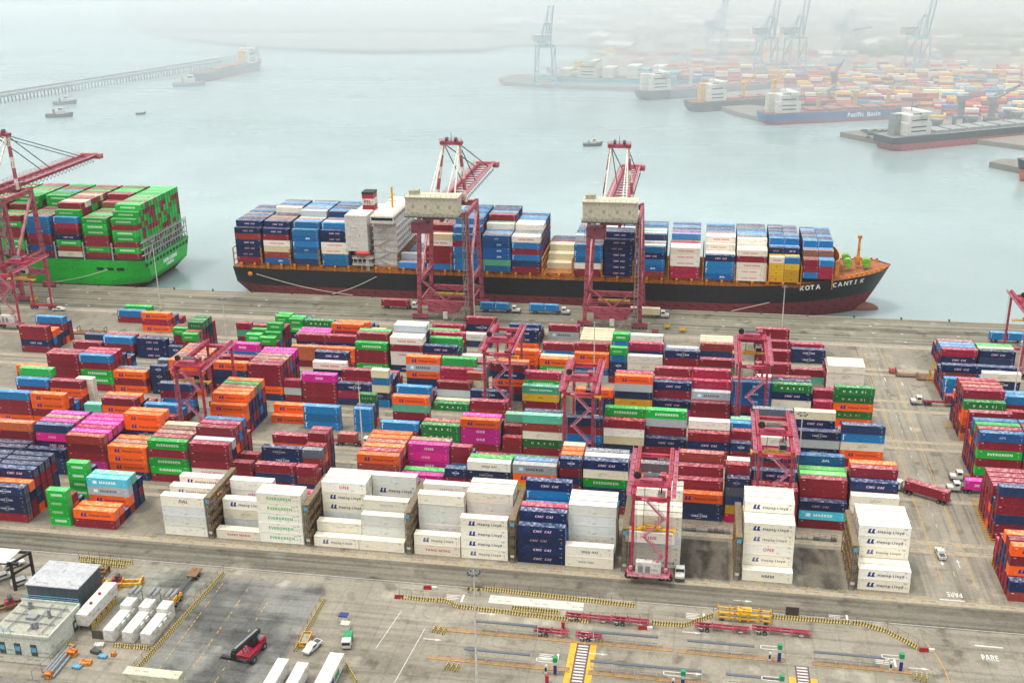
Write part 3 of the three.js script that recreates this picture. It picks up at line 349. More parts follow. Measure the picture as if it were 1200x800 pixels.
// ---------------------------------------------------------------- reefer racks: steel walkway towers between the reefer stacks
{
  const build = (x, label) => {
    const t = thing('reefer_rack', label, 'steel rack', [x, 0, -244.2], 0, 'walkway racks between the reefer stacks'), zs = [0, -4.4, -8.8, -13.2, -17.6], W = .72, lv = [2.7, 5.5, 8.3, 11.1];
    for (const z of zs) for (const s of [-1, 1]) B().box(s * W - .07, 0, z - .07, s * W + .07, 12.2, z + .07).mesh('post', mat.brown, t);
    for (const y of lv) { B().box(-W - .05, y - .1, -17.7, W + .05, y, .1).mesh('deck', G('#6b6254', .85), t); const r = B(); for (const s of [-1, 1]) r.rail([[s * (W + .04), y, 0], [s * (W + .04), y, -17.6]], 1.05, .07, 2.2); r.mesh('railing', R('#a8852a', .6), t); const f = B(); f.beam([-W, y - .3, .06], [W, y - .3, .06], .1); f.rail([[-W, y, .1], [W, y, .1]], 1.05, .06, .7); f.mesh('end_guard', R('#a8852a', .6), t); }
    for (const s of [-1, 1]) { const b = B(); for (let k = 0; k < 4; k++) { b.beam([s * (W + .08), k * 2.8, zs[k]], [s * (W + .08), k * 2.8 + 2.7, zs[k + 1]], .07); b.beam([s * (W + .08), k * 2.8 + 2.7, zs[k]], [s * (W + .08), k * 2.8, zs[k + 1]], .07); } for (let z = -1.4; z > -17; z -= 2.9) for (const y of lv) b.box(s * W - .12, y - 1.9, z - .25, s * W + .12, y - 1.2, z + .25); b.mesh('socket_bracing', mat.brown, t).userData.kind = 'stuff'; }
    const l = B(); for (let k = 0; k < 4; k++) { const y0 = k ? lv[k - 1] : 0, y1 = lv[k]; for (const s of [-1, 1]) l.beam([s * .3, y0, .55], [s * .3, y1 + .9, .12], .06); for (let i = 1; i < 8; i++) { const q = i / 8; l.beam([-.3, y0 + (y1 - y0) * q, .55 - .38 * q], [.3, y0 + (y1 - y0) * q, .55 - .38 * q], .05); } } l.mesh('ladder', mat.steel, t);
    B().box(-.55, 10.6, .2, .55, 11.7, .28).mesh('bay_sign', mat.lblue, t); B().box(-.5, 1.5, .2, .5, 2.2, .34).mesh('power_box', mat.white, t);
    B().box(-W, 12.2, -17.7, W, 12.3, .1).mesh('roof_deck', G('#85765e', .85), t);
    return t;
  };
  const L = [[40.3, 'tall steel reefer rack beside the white stack at the cross road'], [12.7, 'tall steel reefer rack between the two empty bays'], [-15.1, 'tall steel reefer rack beside the front gantry crane'], [-43.7, 'tall steel reefer rack left of the all navy stack'], [-71, 'tall steel reefer rack between low and full white stacks'], [-98.3, 'tall steel reefer rack beside the green lettered white stack'], [-125.6, 'tall steel reefer rack beside the bold navy lettered white stack']];
  const first = build(...L[0]); for (const [x, lab] of L.slice(1)) dup(first, [x, 0, -244.2], 0, lab);
}
// ---------------------------------------------------------------- rubber tyred gantry cranes
function wheel(parent, x, y, z, r, w, ax = 'z', name = 'wheel') { const m = B(); const d = w / 2; ax === 'z' ? m.cyl([x, y, z - d], [x, y, z + d], r, r, 12) : m.cyl([x - d, y, z], [x + d, y, z], r, r, 12); const t = m.mesh(name, mat.tyre, parent); const h = B(); const e = d + .01; ax === 'z' ? h.cyl([x, y, z - e], [x, y, z + e], r * .5, r * .5, 8) : h.cyl([x - e, y, z], [x + e, y, z], r * .5, r * .5, 8); h.mesh('rim', mat.grey, t); return t; }
function makeRTG(label, x, zf, trolley = .5, hoist = 14, box = null) {
  const t = thing('gantry_crane', label, 'gantry crane', [x, 0, zf], 0, 'rubber tyred gantry cranes over the stacks'), S = 23.7, H = 23, w = 4.2, mr = mat.rtg;
  for (const z of [0, -S]) {
    for (const s of [-1, 1]) { const g = B(); g.box(s * w - .34, 2.2, z - .33, s * w + .34, H, z + .33); g.mesh('leg', mr, t); const ld = B(); for (const q of [-.25, .25]) ld.beam([s * (w + .75) + q, 2.4, z], [s * (w + .75) + q, H, z], .06); for (let y = 3; y < H; y += .6) ld.beam([s * (w + .75) - .25, y, z], [s * (w + .75) + .25, y, z], .05); ld.mesh('ladder', R('#c9a2a8', .6), t); }
    B().box(-w - 1.6, 1.5, z - .5, w + 1.6, 2.3, z + .5).mesh('sill_beam', mr, t);
    for (const s of [-1, 1]) { B().box(s * w - 1.5, 1.0, z - .35, s * w + 1.5, 1.5, z + .35).mesh('bogie', mr, t); for (const q of [-.95, .95]) wheel(t, s * w + q, .8, z, .8, .7); }
    B().box(-w, H - 1.0, z - .4, w, H, z + .4).mesh('head_beam', mr, t);
  }
  for (const s of [-1, 1]) { const g = B(); g.box(s * w - .48, H, -S - 1.4, s * w + .48, H + 1.4, 1.4); g.mesh('girder', mr, t); B().box(s * w - .06, H + 1.4, -S - 1.2, s * w + .06, H + 1.6, 1.2).mesh('trolley_rail', mat.dgrey, t);
    const r = B(); r.box(s * (w + 1.2) - .5, H + .7, -S - 1.2, s * (w + 1.2) + .5, H + .8, 1.2); r.rail([[s * (w + 1.7), H + .8, -S - 1.2], [s * (w + 1.7), H + .8, 1.2]], 1.1, .09, 1.6); r.mesh('walkway', R('#b4627a', .6), t); }
  // zigzag stairs on the front face
  const st = B(), ys = [2.3, 7.4, 12.6, 17.8, 23]; for (let k = 0; k < 4; k++) { const a = k % 2 ? 3.3 : -1.5, b = k % 2 ? -1.5 : 3.3; for (const dz of [.75, 1.45]) { st.beam([a, ys[k], dz], [b, ys[k + 1], dz], .16, .3); st.beam([a, ys[k] + 1, dz], [b, ys[k + 1] + 1, dz], .08); } for (let i = 1; i < 16; i++) { const q = i / 16; st.box(a + (b - a) * q - .14, ys[k] + (ys[k + 1] - ys[k]) * q, .75, a + (b - a) * q + .14, ys[k] + (ys[k + 1] - ys[k]) * q + .05, 1.45); } const e = b; st.box(e - .7, ys[k + 1] - .1, .6, e + .7, ys[k + 1], 1.6); st.rail([[e - .7, ys[k + 1], 1.6], [e + .7, ys[k + 1], 1.6]], 1, .07, .7); } st.mesh('stairs', R('#c77d8f', .6), t);
  B().box(-3.2, 2.5, .2, 3.0, 5.8, 1.9).mesh('engine_house', mat.white, t); const pr = B(); pr.box(-5.2, 2.3, .5, 5.2, 2.42, 2.9); pr.rail([[-5.2, 2.42, .6], [-5.2, 2.42, 2.9], [5.2, 2.42, 2.9], [5.2, 2.42, .6]], 1.1, .08, 1.3); for (const q of [-4.4, 4.2]) pr.cyl([q, 2.4, 1.3], [q, 4.2, 1.3], .5, .5, 10); pr.mesh('service_platform', R('#cf8796', .6), t); const cd = B(); for (const q of [-3.6, -3.3]) cd.beam([q, 2.4, .46], [q, H - .5, .46], .12); cd.mesh('cable_duct', mat.grey, t); const ep = B(); for (const [a, b] of [[-2.6, -1.4], [-.8, .4]]) ep.box(a, 2.9, 1.91, b, 4.9, 1.95); ep.mesh('engine_door', mat.grey, t);
  B().box(1.9, 2.4, -S - 1.9, 3.9, 4.6, -S - .55).mesh('electric_cabinet', mat.white, t);
  // trolley with drum, cab and ropes
  const tz = -S * trolley, tr = B(); tr.box(-w - .5, H + 1.62, tz - 2.4, w + .5, H + 2.1, tz + 2.4); tr.rail([[-w, H + 2.1, tz + 2.4], [w, H + 2.1, tz + 2.4], [w, H + 2.1, tz - 2.4], [-w, H + 2.1, tz - 2.4], [-w, H + 2.1, tz + 2.4]], 1.1, .08, 1.4); const trm = tr.mesh('trolley', mr, t);
  const dr = B(); dr.cyl([-2.2, H + 3.1, tz - .6], [1.6, H + 3.1, tz - .6], .95, .95, 12); dr.mesh('hoist_drum', mat.dgrey, trm); const mo = B(); mo.box(-2.9, H + 2.1, tz + .5, 2.4, H + 3.4, tz + 1.9); mo.box(1.9, H + 2.1, tz - 1.8, 3.3, H + 3.9, tz + .2); mo.mesh('machinery', R('#b3506a', .6), trm); const re = B(); re.cyl([-3.6, H + 3.9, tz + .3], [-3.6, H + 3.9, tz + .9], .95, .95, 16); re.mesh('cable_reel', mat.black, trm); const bx = B(); for (let q = 0; q < 6; q++) bx.box(-3.4 + q * 1.15, H + 2.1, tz - 2.2, -2.7 + q * 1.15, H + 2.8 + (q % 3) * .35, tz - 1.5); bx.mesh('switch_boxes', R('#c9b2b0', .6), trm);
  const cb = B(); cb.box(1.4, H - 3.1, tz - 1, 3.3, H - .9, tz + 1.2); const cab = cb.mesh('cab', mat.white, trm); B().box(1.42, H - 2.9, tz + 1.21, 3.28, H - 1.5, tz + 1.23).mesh('cab_window', mat.glass, cab); B().beam([2.3, H - .9, tz], [2.3, H + 1.7, tz], .4).mesh('cab_hanger', mr, cab);
  const sp = B(); sp.box(-6.05, hoist, tz - .55, 6.05, hoist + .4, tz + .55); for (const q of [-5.8, 5.8]) sp.box(q - .2, hoist - .2, tz - 1.2, q + .2, hoist + .3, tz + 1.2); sp.box(-2.4, hoist + .4, tz - .9, 2.4, hoist + 1.1, tz + .9); sp.mesh('spreader', mat.yellow, t);
  const rp = B(); for (const a of [-1.9, 1.9]) for (const b of [-.8, .8]) rp.beam([a, hoist + 1, tz + b], [a * .9, H + 1.7, tz + b], .07); rp.mesh('hoist_rope', mat.rope, t);
  return t;
}
makeRTG('crimson gantry crane straddling the reefer block beside the perimeter road', -8.9, -241.4, .18, 11.6);
buildContainer({ len: 4, h: 2.9, code: 'L', variant: 0, reefer: true, x: -8.9, y: 8.5, z: -245.67, ry: 0, label: 'white crimson lettered reefer container hanging under the front gantry crane', group: 'containers hanging from gantry cranes' });
makeRTG('crimson gantry crane over the second block, behind the black lettered white stack', 22, -269.4, .42, 18.4);
makeRTG('crimson gantry crane over the fourth block, above the plain blue stack', 18.2, -331.6, .88, 19);
makeRTG('crimson gantry crane over the third block, behind the grey lettered box', -33.5, -302.6, .3, 18.6);
makeRTG('crimson gantry crane over the fourth block, beside the teal lettered box', -63.5, -331.6, .3, 19);
makeRTG('crimson gantry crane over the third block, beside the tall orange stack', -156.8, -302.6, .08, 18.8);
makeRTG('crimson gantry crane over the block next to the quay, below the green ship', -278.6, -391.8, .5, 17);
makeRTG('crimson gantry crane at the quay end of the stacks beyond the cross road', 118, -391.8, .5, 17);
// ---------------------------------------------------------------- ship to shore quay cranes
function makeSTS(name, label, group, pos, ry, o = {}) {
  const mm = o.main || mat.sts, mw = o.white || mat.stsWhite, hs = o.house || mat.cream, far = !!o.far, t = thing(name, label, 'quay crane', pos, ry, group);
  const w = 11, G_ = 21, H = 46;              // half width along the quay, rail gauge, girder height; local origin between the landside legs; -z = seaward
  for (const [z, nm] of [[0, 'landside'], [-G_, 'waterside']]) {
    for (const s of [-1, 1]) { const l = B(); l.obox(V(s * (w - .6), H / 2 + 1.5, z), V(.75, 0, 0), V(-s * .8, H / 2 - 1, 0), V(0, 0, .8)); l.mesh('leg', mm, t); const bg = B(); bg.box(s * w - 3.2, .9, z - .55, s * w + 3.2, 2.6, z + .55); const bm = bg.mesh('bogie', mm, t); if (!far) { const wh = B(); for (let q = -2.7; q <= 2.8; q += 1.35) wh.cyl([s * w + q, .5, z - .3], [s * w + q, .5, z + .3], .5, .5, 10); wh.mesh('rail_wheels', mat.dgrey, bm); } }
    B().box(-w, 6.4, z - .7, w, 8.6, z + .7).mesh('sill_beam', mm, t); B().box(-w + 1, H - 2.2, z - .7, w - 1, H, z + .7).mesh('portal_beam', mm, t);
  }
  for (const s of [-1, 1]) { const a = B(); a.box(s * (w - .6) - .6, 15.6, -G_, s * (w - .6) + .6, 17.4, 0); a.mesh('tie_beam', mm, t); B().box(s * (w - 1.2) - .6, H - 2, -G_ - .7, s * (w - 1.2) + .6, H, .7).mesh('upper_tie_beam', mm, t); const d = B(); d.beam([s * (w - .8), 17, -.4], [s * (w - 1.1), H - 2, -G_ + .4], 1.0); d.mesh('diagonal_brace', mw === mat.stsWhite ? R('#cf8f98', .55) : mm, t); const d2 = B(); d2.beam([s * (w - .2), 8.4, -G_ + .6], [s * (w - .6), 16, -2], .7); d2.mesh('lower_brace', R('#b77f85', .6), t); }
  const fb = B(); fb.beam([-w + 1, 17, 0], [0, 8.6, 0], .6); fb.beam([w - 1, 17, 0], [0, 8.6, 0], .6); fb.mesh('front_brace', mm, t);
  // backreach girder and boom: twin box beams with ties
  const bl = o.boom ?? 64, ba = o.boomAngle || 0, hx = -G_ - 3; const along = (d, y, x) => [x, H + .9 + y * Math.cos(ba) + d * Math.sin(ba), hx - d * Math.cos(ba) + y * Math.sin(ba)];
  for (const s of [-1, 1]) { B().box(s * 3.4 - .55, H, hx, s * 3.4 + .55, H + 1.9, 17).mesh('backreach_girder', mm, t); const b = B(); b.beam(along(0, 0, s * 3.4), along(bl, 0, s * 3.0), 1.1, 1.7); b.mesh('boom', mm, t); }
  const ti = B(); for (let d = 3; d <= bl; d += 5) { ti.beam(along(d, 0, -3.3), along(d, 0, 3.3), .45); if (d + 5 <= bl) ti.beam(along(d, .3, -3.3), along(d + 5, .3, 3.3), .25); } for (let z = 16; z > hx; z -= 6) ti.beam([-3.4, H + 1, z], [3.4, H + 1, z], .5); ti.mesh('boom_ties', mm, t);
  if (!far) { const wk = B(); for (const s of [-1, 1]) { wk.rail([along(0, 1, s * 5.1), along(bl, 1, s * 4.6)], 1.1, .11, 3); wk.beam(along(0, .9, s * 4.7), along(bl, .9, s * 4.3), .9, .1); wk.rail([[s * 5.1, H + 1.9, hx], [s * 5.1, H + 1.9, 16]], 1.1, .11, 3); } wk.mesh('boom_walkway', R('#c98e95', .6), t); const tp = B(); tp.box(-4, H + .4, hx - bl - 1.6, 5.2, H + 2.4, hx - bl + .4); tp.box(4.2, H - .2, hx - bl - 2.4, 6.8, H + 2.2, hx - bl + 1); tp.mesh('boom_tip_platform', R('#c97882', .6), t); }
  // A frame with red and white bands
  const az = -G_ + 4, ay = H + 23.5; for (const s of [-1, 1]) { const segs = 5; for (let k = 0; k < segs; k++) { const q0 = k / segs, q1 = (k + 1) / segs; const p = (q) => [s * (6.2 - 2.8 * q), H + .2 + (ay - H - .2) * q, -G_ + 4.2 + (az - 3 + G_ - 4.2) * q]; B().beam(p(q0), p(q1), 1.15).mesh('a_frame_leg', k % 2 ? mm : mw, t); } const bk = B(); bk.beam([s * 3.4, ay - .5, az - 3], [s * 4.6, H + 1, .5], .55); bk.mesh('backstay', mw, t); }
  const ap = B(); ap.box(-4.6, ay - .4, az - 4.4, 4.6, ay + 1, az - 1.6); ap.rail([[-4.6, ay + 1, az - 1.6], [4.6, ay + 1, az - 1.6]], 1.2, .12, 1.5); ap.mesh('apex_platform', mm, t); const sh = B(); for (const s of [-1.9, 1.9]) sh.cyl([s - .5, ay + 1.7, az - 3], [s + .5, ay + 1.7, az - 3], 1, 1, 12); sh.beam([0, ay + 1, az - 3], [0, ay + 4.4, az - 3], .16); sh.mesh('sheaves_and_mast', mat.dgrey, t);
  const fs = B(); for (const s of [-1, 1]) { for (const d of [bl * .42, bl * .88]) fs.beam([s * 3.2, ay, az - 3], along(d, .9, s * 3.1), far ? .34 : .3); } fs.mesh('forestay', o.main ? mm : mat.rope, t);
  const bs = B(); for (const s of [-1, 1]) bs.beam([s * 3.3, ay, az - 3], [s * 3.6, H + 2, 16], .36); bs.mesh('rear_stay', mw, t);
  // machinery house on the backreach
  const h = B(); h.box(-10.6, H + 1.95, 8.6, 9.8, H + 9.2, 16.6); const hm = h.mesh('machinery_house', hs, t); const rf = B(); rf.box(-10.9, H + 9.2, 8.3, 10.1, H + 9.6, 16.9); rf.rail([[-10.6, H + 9.6, 16.7], [9.8, H + 9.6, 16.7]], 1, .1, 2); rf.mesh('house_roof', hs, hm); if (!far) { const v = B(); for (const q of [-7.6, -2.6, 2.4, 7]) v.box(q - .55, H + 5.2, 16.6, q + .55, H + 6.5, 16.66); v.box(-9.9, H + 9.6, 9.4, -6.4, H + 11.2, 13); v.mesh('louvres', G('#b5b39c', .7), hm); const un = B(); un.box(-10.9, H + 1.7, 8, 10.1, H + 1.95, 17.6); un.rail([[-10.9, H + 1.95, 17.6], [10.1, H + 1.95, 17.6]], 1.1, .1, 2); un.mesh('house_platform', mat.dgrey, hm);
    const hk = B(); hk.box(-9.4, H - 5.4, 9, -2.2, H - 1.1, 14.4); hk.rail([[-9.8, H - 5.4, 15], [-1.8, H - 5.4, 15]], 4, .2, 1); hk.mesh('trolley_and_cab', R('#a9606d', .6), t);
    // stair tower on one landside leg
    const fe = B(); for (let z = 14; z > hx - bl + 4; z -= 3.2) fe.beam([4.9, H + .4, z], [4.9, H - 1.2, z - 1.6], .14).beam([4.9, H - 1.2, z - 1.6], [4.9, H + .4, z - 3.2], .14); fe.mesh('cable_festoon', mat.rope, t);  for (const s of [-1, 1]) B().rail([[s * (w - .2), 17.5, 0], [s * (w - .2), 17.5, -G_]], 1.1, .1, 2).mesh('tie_beam_walkway', R('#b07e84', .6), t); const fl = B(); for (const q of [-8, -4, 4, 8]) fl.cbox(q, H - 2.6, .9, 1, .5, .6); fl.mesh('floodlights', mat.steel, t);
    const st = B(); for (let k = 0; k < 11; k++) { const y0 = 3 + k * 4, z0 = k % 2 ? 3.6 : 1.0, z1 = k % 2 ? 1.0 : 3.6; for (const q of [w - 2.0, w - 1.1]) { st.beam([q, y0, z0], [q, y0 + 4, z1], .2, .34); st.beam([q, y0 + 1.1, z0], [q, y0 + 5.1, z1], .1); } st.box(w - 2.3, y0 + 3.9, z1 - .7, w - .8, y0 + 4, z1 + .7); st.rail([[w - .8, y0 + 4, z1 - .7], [w - .8, y0 + 4, z1 + .7]], 1, .08, .7); for (const q of [w - 2.3, w - .8]) st.beam([q, y0, 4.2], [q, y0 + 4, 4.2], .14); } for (let k = 0; k < 11; k++) for (const q of [w - 2.3, w - .8]) { st.beam([q, 3 + k * 4, .6], [q, 7 + k * 4, 4.2], .12); st.beam([q, 7 + k * 4, .6], [q, 3 + k * 4, 4.2], .12); } st.mesh('stair_tower', R('#a3938c', .75), t);
    const s2 = B(); for (const dz of [.8, 1.6]) { s2.beam([2.6, .4, dz], [w - 1.2, 8, dz], .18, .34); s2.beam([2.6, 1.5, dz], [w - 1.2, 9, dz], .1); } s2.mesh('access_stair', R('#b3a49c', .7), t);
    const pl = B(); pl.box(-w + 3.5, 3.4, -.4, w - 4.5, 6.3, .5); pl.mesh('drive_cabinet', mm, t); B().box(-.9, 1.2, .6, .9, 4, 1.6).mesh('operator_kiosk', mat.white, t);
    const sp = B(); for (const [a, b] of [[-.9, 0], [.9, 0]]) sp.box(-6.2, 8.8, a - 8 - .2, 6.2, 9.3, a - 8 + .2); for (let q = -6; q < 6; q += 2) { sp.beam([q, 9, -8.9], [q + 2, 9, -7.1], .16); sp.beam([q, 9, -7.1], [q + 2, 9, -8.9], .16); } sp.box(-6.4, 8.62, -9, -6.0, 9.4, -7); sp.box(6, 8.62, -9, 6.4, 9.4, -7); sp.mesh('parked_spreader', R('#b9a536', .6), t); const cr = B(); for (const z of [-6.6, -9.4]) cr.box(-w, 8.1, z - .25, w, 8.6, z + .25); cr.box(-w, 7.9, -21, -w + .7, 8.6, 0); cr.box(w - .7, 7.9, -21, w, 8.6, 0); cr.mesh('spreader_cradle', mm, t); }
  return t;
}
const stsGroup = 'red quay cranes working the ships';
makeSTS('quay_crane', 'red and white quay crane beside the ship\'s white deckhouse', stsGroup, [-102.2, 0, -424], 0);
makeSTS('quay_crane', 'red and white quay crane over the middle of the black ship', stsGroup, [-33.6, 0, -424], 0);
makeSTS('quay_crane', 'red quay crane reaching over the green ship', stsGroup, [-304.5, 0, -424], 0);
// ---------------------------------------------------------------- ships
// hull as stations along x (stern at -L/2) and levels up; half breadths follow the section shape
function hullGeo(L, Bm, y0, y1, f, n = 64, nv = 8) { // f(s, v) -> {x, y, b}
  const m = B(), P = []; for (let i = 0; i <= n; i++) { P.push([]); for (let j = 0; j <= nv; j++) P[i].push(f(i / n, j / nv)); }
  const pos = [], idx = [], uv = []; for (const sg of [1, -1]) { const k = pos.length / 3; for (let i = 0; i <= n; i++) for (let j = 0; j <= nv; j++) { const q = P[i][j]; pos.push(q.x, q.y, sg * q.b); uv.push(q.x, q.y); } for (let i = 0; i < n; i++) for (let j = 0; j < nv; j++) { const a = k + i * (nv + 1) + j, b = a + nv + 1; sg > 0 ? idx.push(a, b, a + 1, a + 1, b, b + 1) : idx.push(a, a + 1, b, a + 1, b + 1, b); } }
  const t0 = pos.length / 3; for (let j = 0; j <= nv; j++) { const q = P[0][j]; pos.push(q.x, q.y, q.b, q.x, q.y, -q.b); uv.push(q.b, q.y, -q.b, q.y); } for (let j = 0; j < nv; j++) { const a = t0 + j * 2; idx.push(a, a + 2, a + 1, a + 1, a + 2, a + 3); }
  const g = new THREE.BufferGeometry(); g.setAttribute('position', new THREE.Float32BufferAttribute(pos, 3)); g.setAttribute('uv', new THREE.Float32BufferAttribute(uv, 2)); g.setIndex(idx); g.computeVertexNormals(); return g; }
function deckGeo(pts) { // pts: [x, y, b]
  const pos = [], idx = [], uv = []; for (const [x, y, b] of pts) { pos.push(x, y, b, x, y, -b); uv.push(x, b, x, -b); } for (let i = 0; i + 1 < pts.length; i++) { const a = i * 2; idx.push(a, a + 2, a + 1, a + 1, a + 2, a + 3); } const g = new THREE.BufferGeometry(); g.setAttribute('position', new THREE.Float32BufferAttribute(pos, 3)); g.setAttribute('uv', new THREE.Float32BufferAttribute(uv, 2)); g.setIndex(idx); g.computeVertexNormals(); return g; }
// generic section: fullness falls to nothing at the stem, transom stern
function hullFn(o) { const { L, Bm, keel, deck, sheer = 0, bowStart = .8, rake = 12, ster = .06, sternFull = .92, lo = 0, hi = 1, sternRake = 4, flare = .6 } = o;
  const yAt = (s, v) => { const top = deck + sheer * Math.pow(Math.max(0, (s - bowStart + .04) / (1.04 - bowStart)), 1.6); return keel + (top - keel) * v; };
  return (s, v0) => { const v = lo + (hi - lo) * v0; const y = yAt(s, v); const bowEnd = L / 2 - rake * (1 - v) * (1 - v * .15), sternEnd = -L / 2 + sternRake * Math.max(0, 1 - v * 1.7); const x = sternEnd + (bowEnd - sternEnd) * s; const bs = Math.max(0, (s - bowStart) / (1 - bowStart)); const bowB = Math.pow(Math.max(0, 1 - Math.pow(bs, 1.35 + flare * 2.4 * v)), .5 + .5 * (1 - v) * .6); const st = s < ster ? sternFull * (.55 + .45 * v) + (1 - sternFull * (.55 + .45 * v)) * Math.pow(s / ster, .7) : 1; return { x, y, b: Math.max(.05, Bm / 2 * bowB * st) }; }; }
function deckLine(o, n = 48) { const f = hullFn(o), a = []; for (let i = 0; i <= n; i++) { const q = f(i / n, 1); a.push([q.x, q.y - .25, Math.max(.02, q.b - .25)]); } return a; }

const shipStuff = new Map();
function shipBays(sp) { // bays of boxes on a deck: rows run from the quay side outwards
  const { bays, z0, rows, base, name, label, group, pitch = 2.56 } = sp; let n = 0;
  for (const b of bays) {
    const [x0, len, spec, extra = 0] = b, L = len === 4 ? 12.19 : 6.06, list = spec.split('/'); let last = null;
    for (let r = 0; r < rows; r++) {
      let s = list[r]; if (s === undefined) { s = String(last) + ''; } let k = parseInt(s, 10), codes = s.slice(String(k).length); if (list[r] === undefined) { k = last; codes = pick(sp.tops) + ''; } else last = k;
      const prevK = r === 0 ? 0 : Math.max(0, parseInt(list[Math.min(r - 1, list.length - 1)], 10));
      for (let t = 0; t < k; t++) { const fromTop = k - 1 - t, code = codes[fromTop] ?? pick(sp.fill), show = codes[fromTop] !== undefined || (sp.endShow && b === bays[0]); const x = x0 + L / 2, y = base + (b[3] || 0) + t * 2.67, z = z0 - r * pitch - 1.25;
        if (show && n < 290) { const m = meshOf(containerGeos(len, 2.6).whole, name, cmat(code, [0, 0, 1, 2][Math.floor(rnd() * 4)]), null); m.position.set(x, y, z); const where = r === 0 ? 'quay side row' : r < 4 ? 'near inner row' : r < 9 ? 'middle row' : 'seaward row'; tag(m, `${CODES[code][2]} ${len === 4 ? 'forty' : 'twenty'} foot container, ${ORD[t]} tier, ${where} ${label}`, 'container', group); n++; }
        else addStuff(shipStuff, code, len, 2.6, x, y, z); }
    }
  }
}
// ---- the black ship
{
  const L = 287, Bm = 37.6, zc = -472.2, xc = -64, ship = thing('black_container_ship', 'black hulled container ship with orange deck fittings moored at the quay', 'ship', [xc, 0, zc]);
  const o = { L, Bm, keel: -9, deck: 10.2, sheer: 6.4, bowStart: .8, rake: 14, ster: .05, sternFull: .93, sternRake: 9, flare: .5 }, split = (2.4 + 9) / (10.2 + 9);
  const hm = R('#1b1d24', .5);
  meshOf(hullGeo(L, Bm, 0, 0, hullFn({ ...o, lo: split, hi: 1 })), 'upper_hull', hm, ship); meshOf(hullGeo(L, Bm, 0, 0, hullFn({ ...o, lo: 0, hi: split })), 'lower_hull', R('#7d2f36', .7), ship);
  meshOf(deckGeo(deckLine(o)), 'deck', R('#a65f2b', .75), ship);
  const bulb = new THREE.SphereGeometry(1, 18, 14); bulb.scale(10, 3.0, 3.2); bulb.translate(L / 2 - 13, -3.2, 0); meshOf(bulb, 'bulbous_bow', R('#8b5b46', .75), ship);
  const X = (x) => x - xc, zn = Bm / 2;                        // world x -> ship x; near side
  const og = R('#e0931f', .55);
  for (const s of [1, -1]) { const g = B(); for (let x = -203; x < 45; x += 6.25) g.box(X(x) - .45, 9.9, s * (zn - 1.3) - .5, X(x) + .45, 12.4, s * (zn - 1.3) + .5); g.mesh('container_pedestals', og, ship).userData.kind = 'stuff'; const r = B(); r.rail([[X(-205), 10, s * (zn - .4)], [X(44), 10, s * (zn - .4)]], 1.2, .1, 2.4); r.mesh('deck_railing', og, ship); }
  B().box(X(-203), 10.2, -zn + 2.4, X(48), 12.3, zn - 2.4).mesh('hatch_covers', R('#b87430', .75), ship);
  // lashing bridges between the bays
  for (const x of [-206.3, -193.1, -179.6, -166, -118.4, -106.4, -93.2, -66.4, -53.5, -40.8, -27.6, -12.8, 1.5, 14.6, 27.6, 41.6, 54.2]) { const g = B(); const w = zn - .6, h = x > 50 ? 6 : 9; for (let z = -w; z <= w + .1; z += w / 4) g.box(X(x) - .22, 10.2, z - .18, X(x) + .22, 10.2 + h, z + .18); for (const y of [13.2, 16, 19]) if (y < 10.2 + h) g.box(X(x) - .26, y, -w, X(x) + .26, y + .22, w); g.mesh('lashing_bridge', x === -66.4 ? R('#d78a1e', .6) : R('#b9771f', .65), ship); }
  // accommodation block
  const wh = G('#efece3', .5); const ac = B(); ac.box(X(-141.5), 10.2, -zn + 2.2, X(-131), 32.4, zn - 3.4); const acm = ac.mesh('accommodation', wh, ship);
  B().box(X(-141.5), 32.4, -zn, X(-131), 35.6, zn).mesh('bridge_deck', wh, acm); for (let d = 0; d < 7; d++) B().box(X(-142.1), 13 + d * 2.9, -zn + 1.8, X(-130.5), 13.16 + d * 2.9, zn - 2.9).mesh('deck_ledge', wh, acm); { const g = B(); for (let d = 0; d < 6; d++) { const a = d % 2 ? -139.5 : -134, b = d % 2 ? -134 : -139.5; g.beam([X(a), 13.2 + d * 2.9, zn - 3], [X(b), 16.1 + d * 2.9, zn - 3], .7, .2); g.rail([[X(-141.6), 13.2 + d * 2.9, zn - 2.8], [X(-131), 13.2 + d * 2.9, zn - 2.8]], 1, .08, 1.4); } g.mesh('outside_stairs', wh, acm); } const bw = B(); bw.box(X(-131) , 33.8, -zn + .4, X(-131) + .04, 35, zn - .4); bw.box(X(-141), 33.8, zn, X(-131.5), 35, zn + .04); bw.mesh('bridge_windows', mat.glass, acm);
  for (let d = 0; d < 6; d++) { const w = B(); for (let k = 0; k < 11; k++) w.box(X(-131), 13.8 + d * 2.9, -13 + k * 2.5, X(-131) + .03, 14.8 + d * 2.9, -12.1 + k * 2.5); w.mesh('cabin_windows', mat.glass, acm); }
  const rl = B(); rl.rail([[X(-141.5), 35.6, zn], [X(-131), 35.6, zn], [X(-131), 35.6, -zn]], 1.1, .1, 2); rl.beam([X(-136), 35.4, 2], [X(-136), 45, 2], .7); rl.beam([X(-136), 41, -2.5], [X(-136), 41, 6.5], .35); rl.beam([X(-138), 38.5, 2], [X(-134), 38.5, 2], .3); rl.mesh('radar_mast', mat.yellow, acm);
  B().box(X(-130.9), 10.3, -zn + 2.4, X(-130.4), 18.4, zn - 2).mesh('bulkhead', R('#9a6a35', .7), ship);
  const en = B(); en.box(X(-153.4), 19.4, zn - 12, X(-143.4), 35.4, zn - .9); en.mesh('engine_casing', wh, ship);
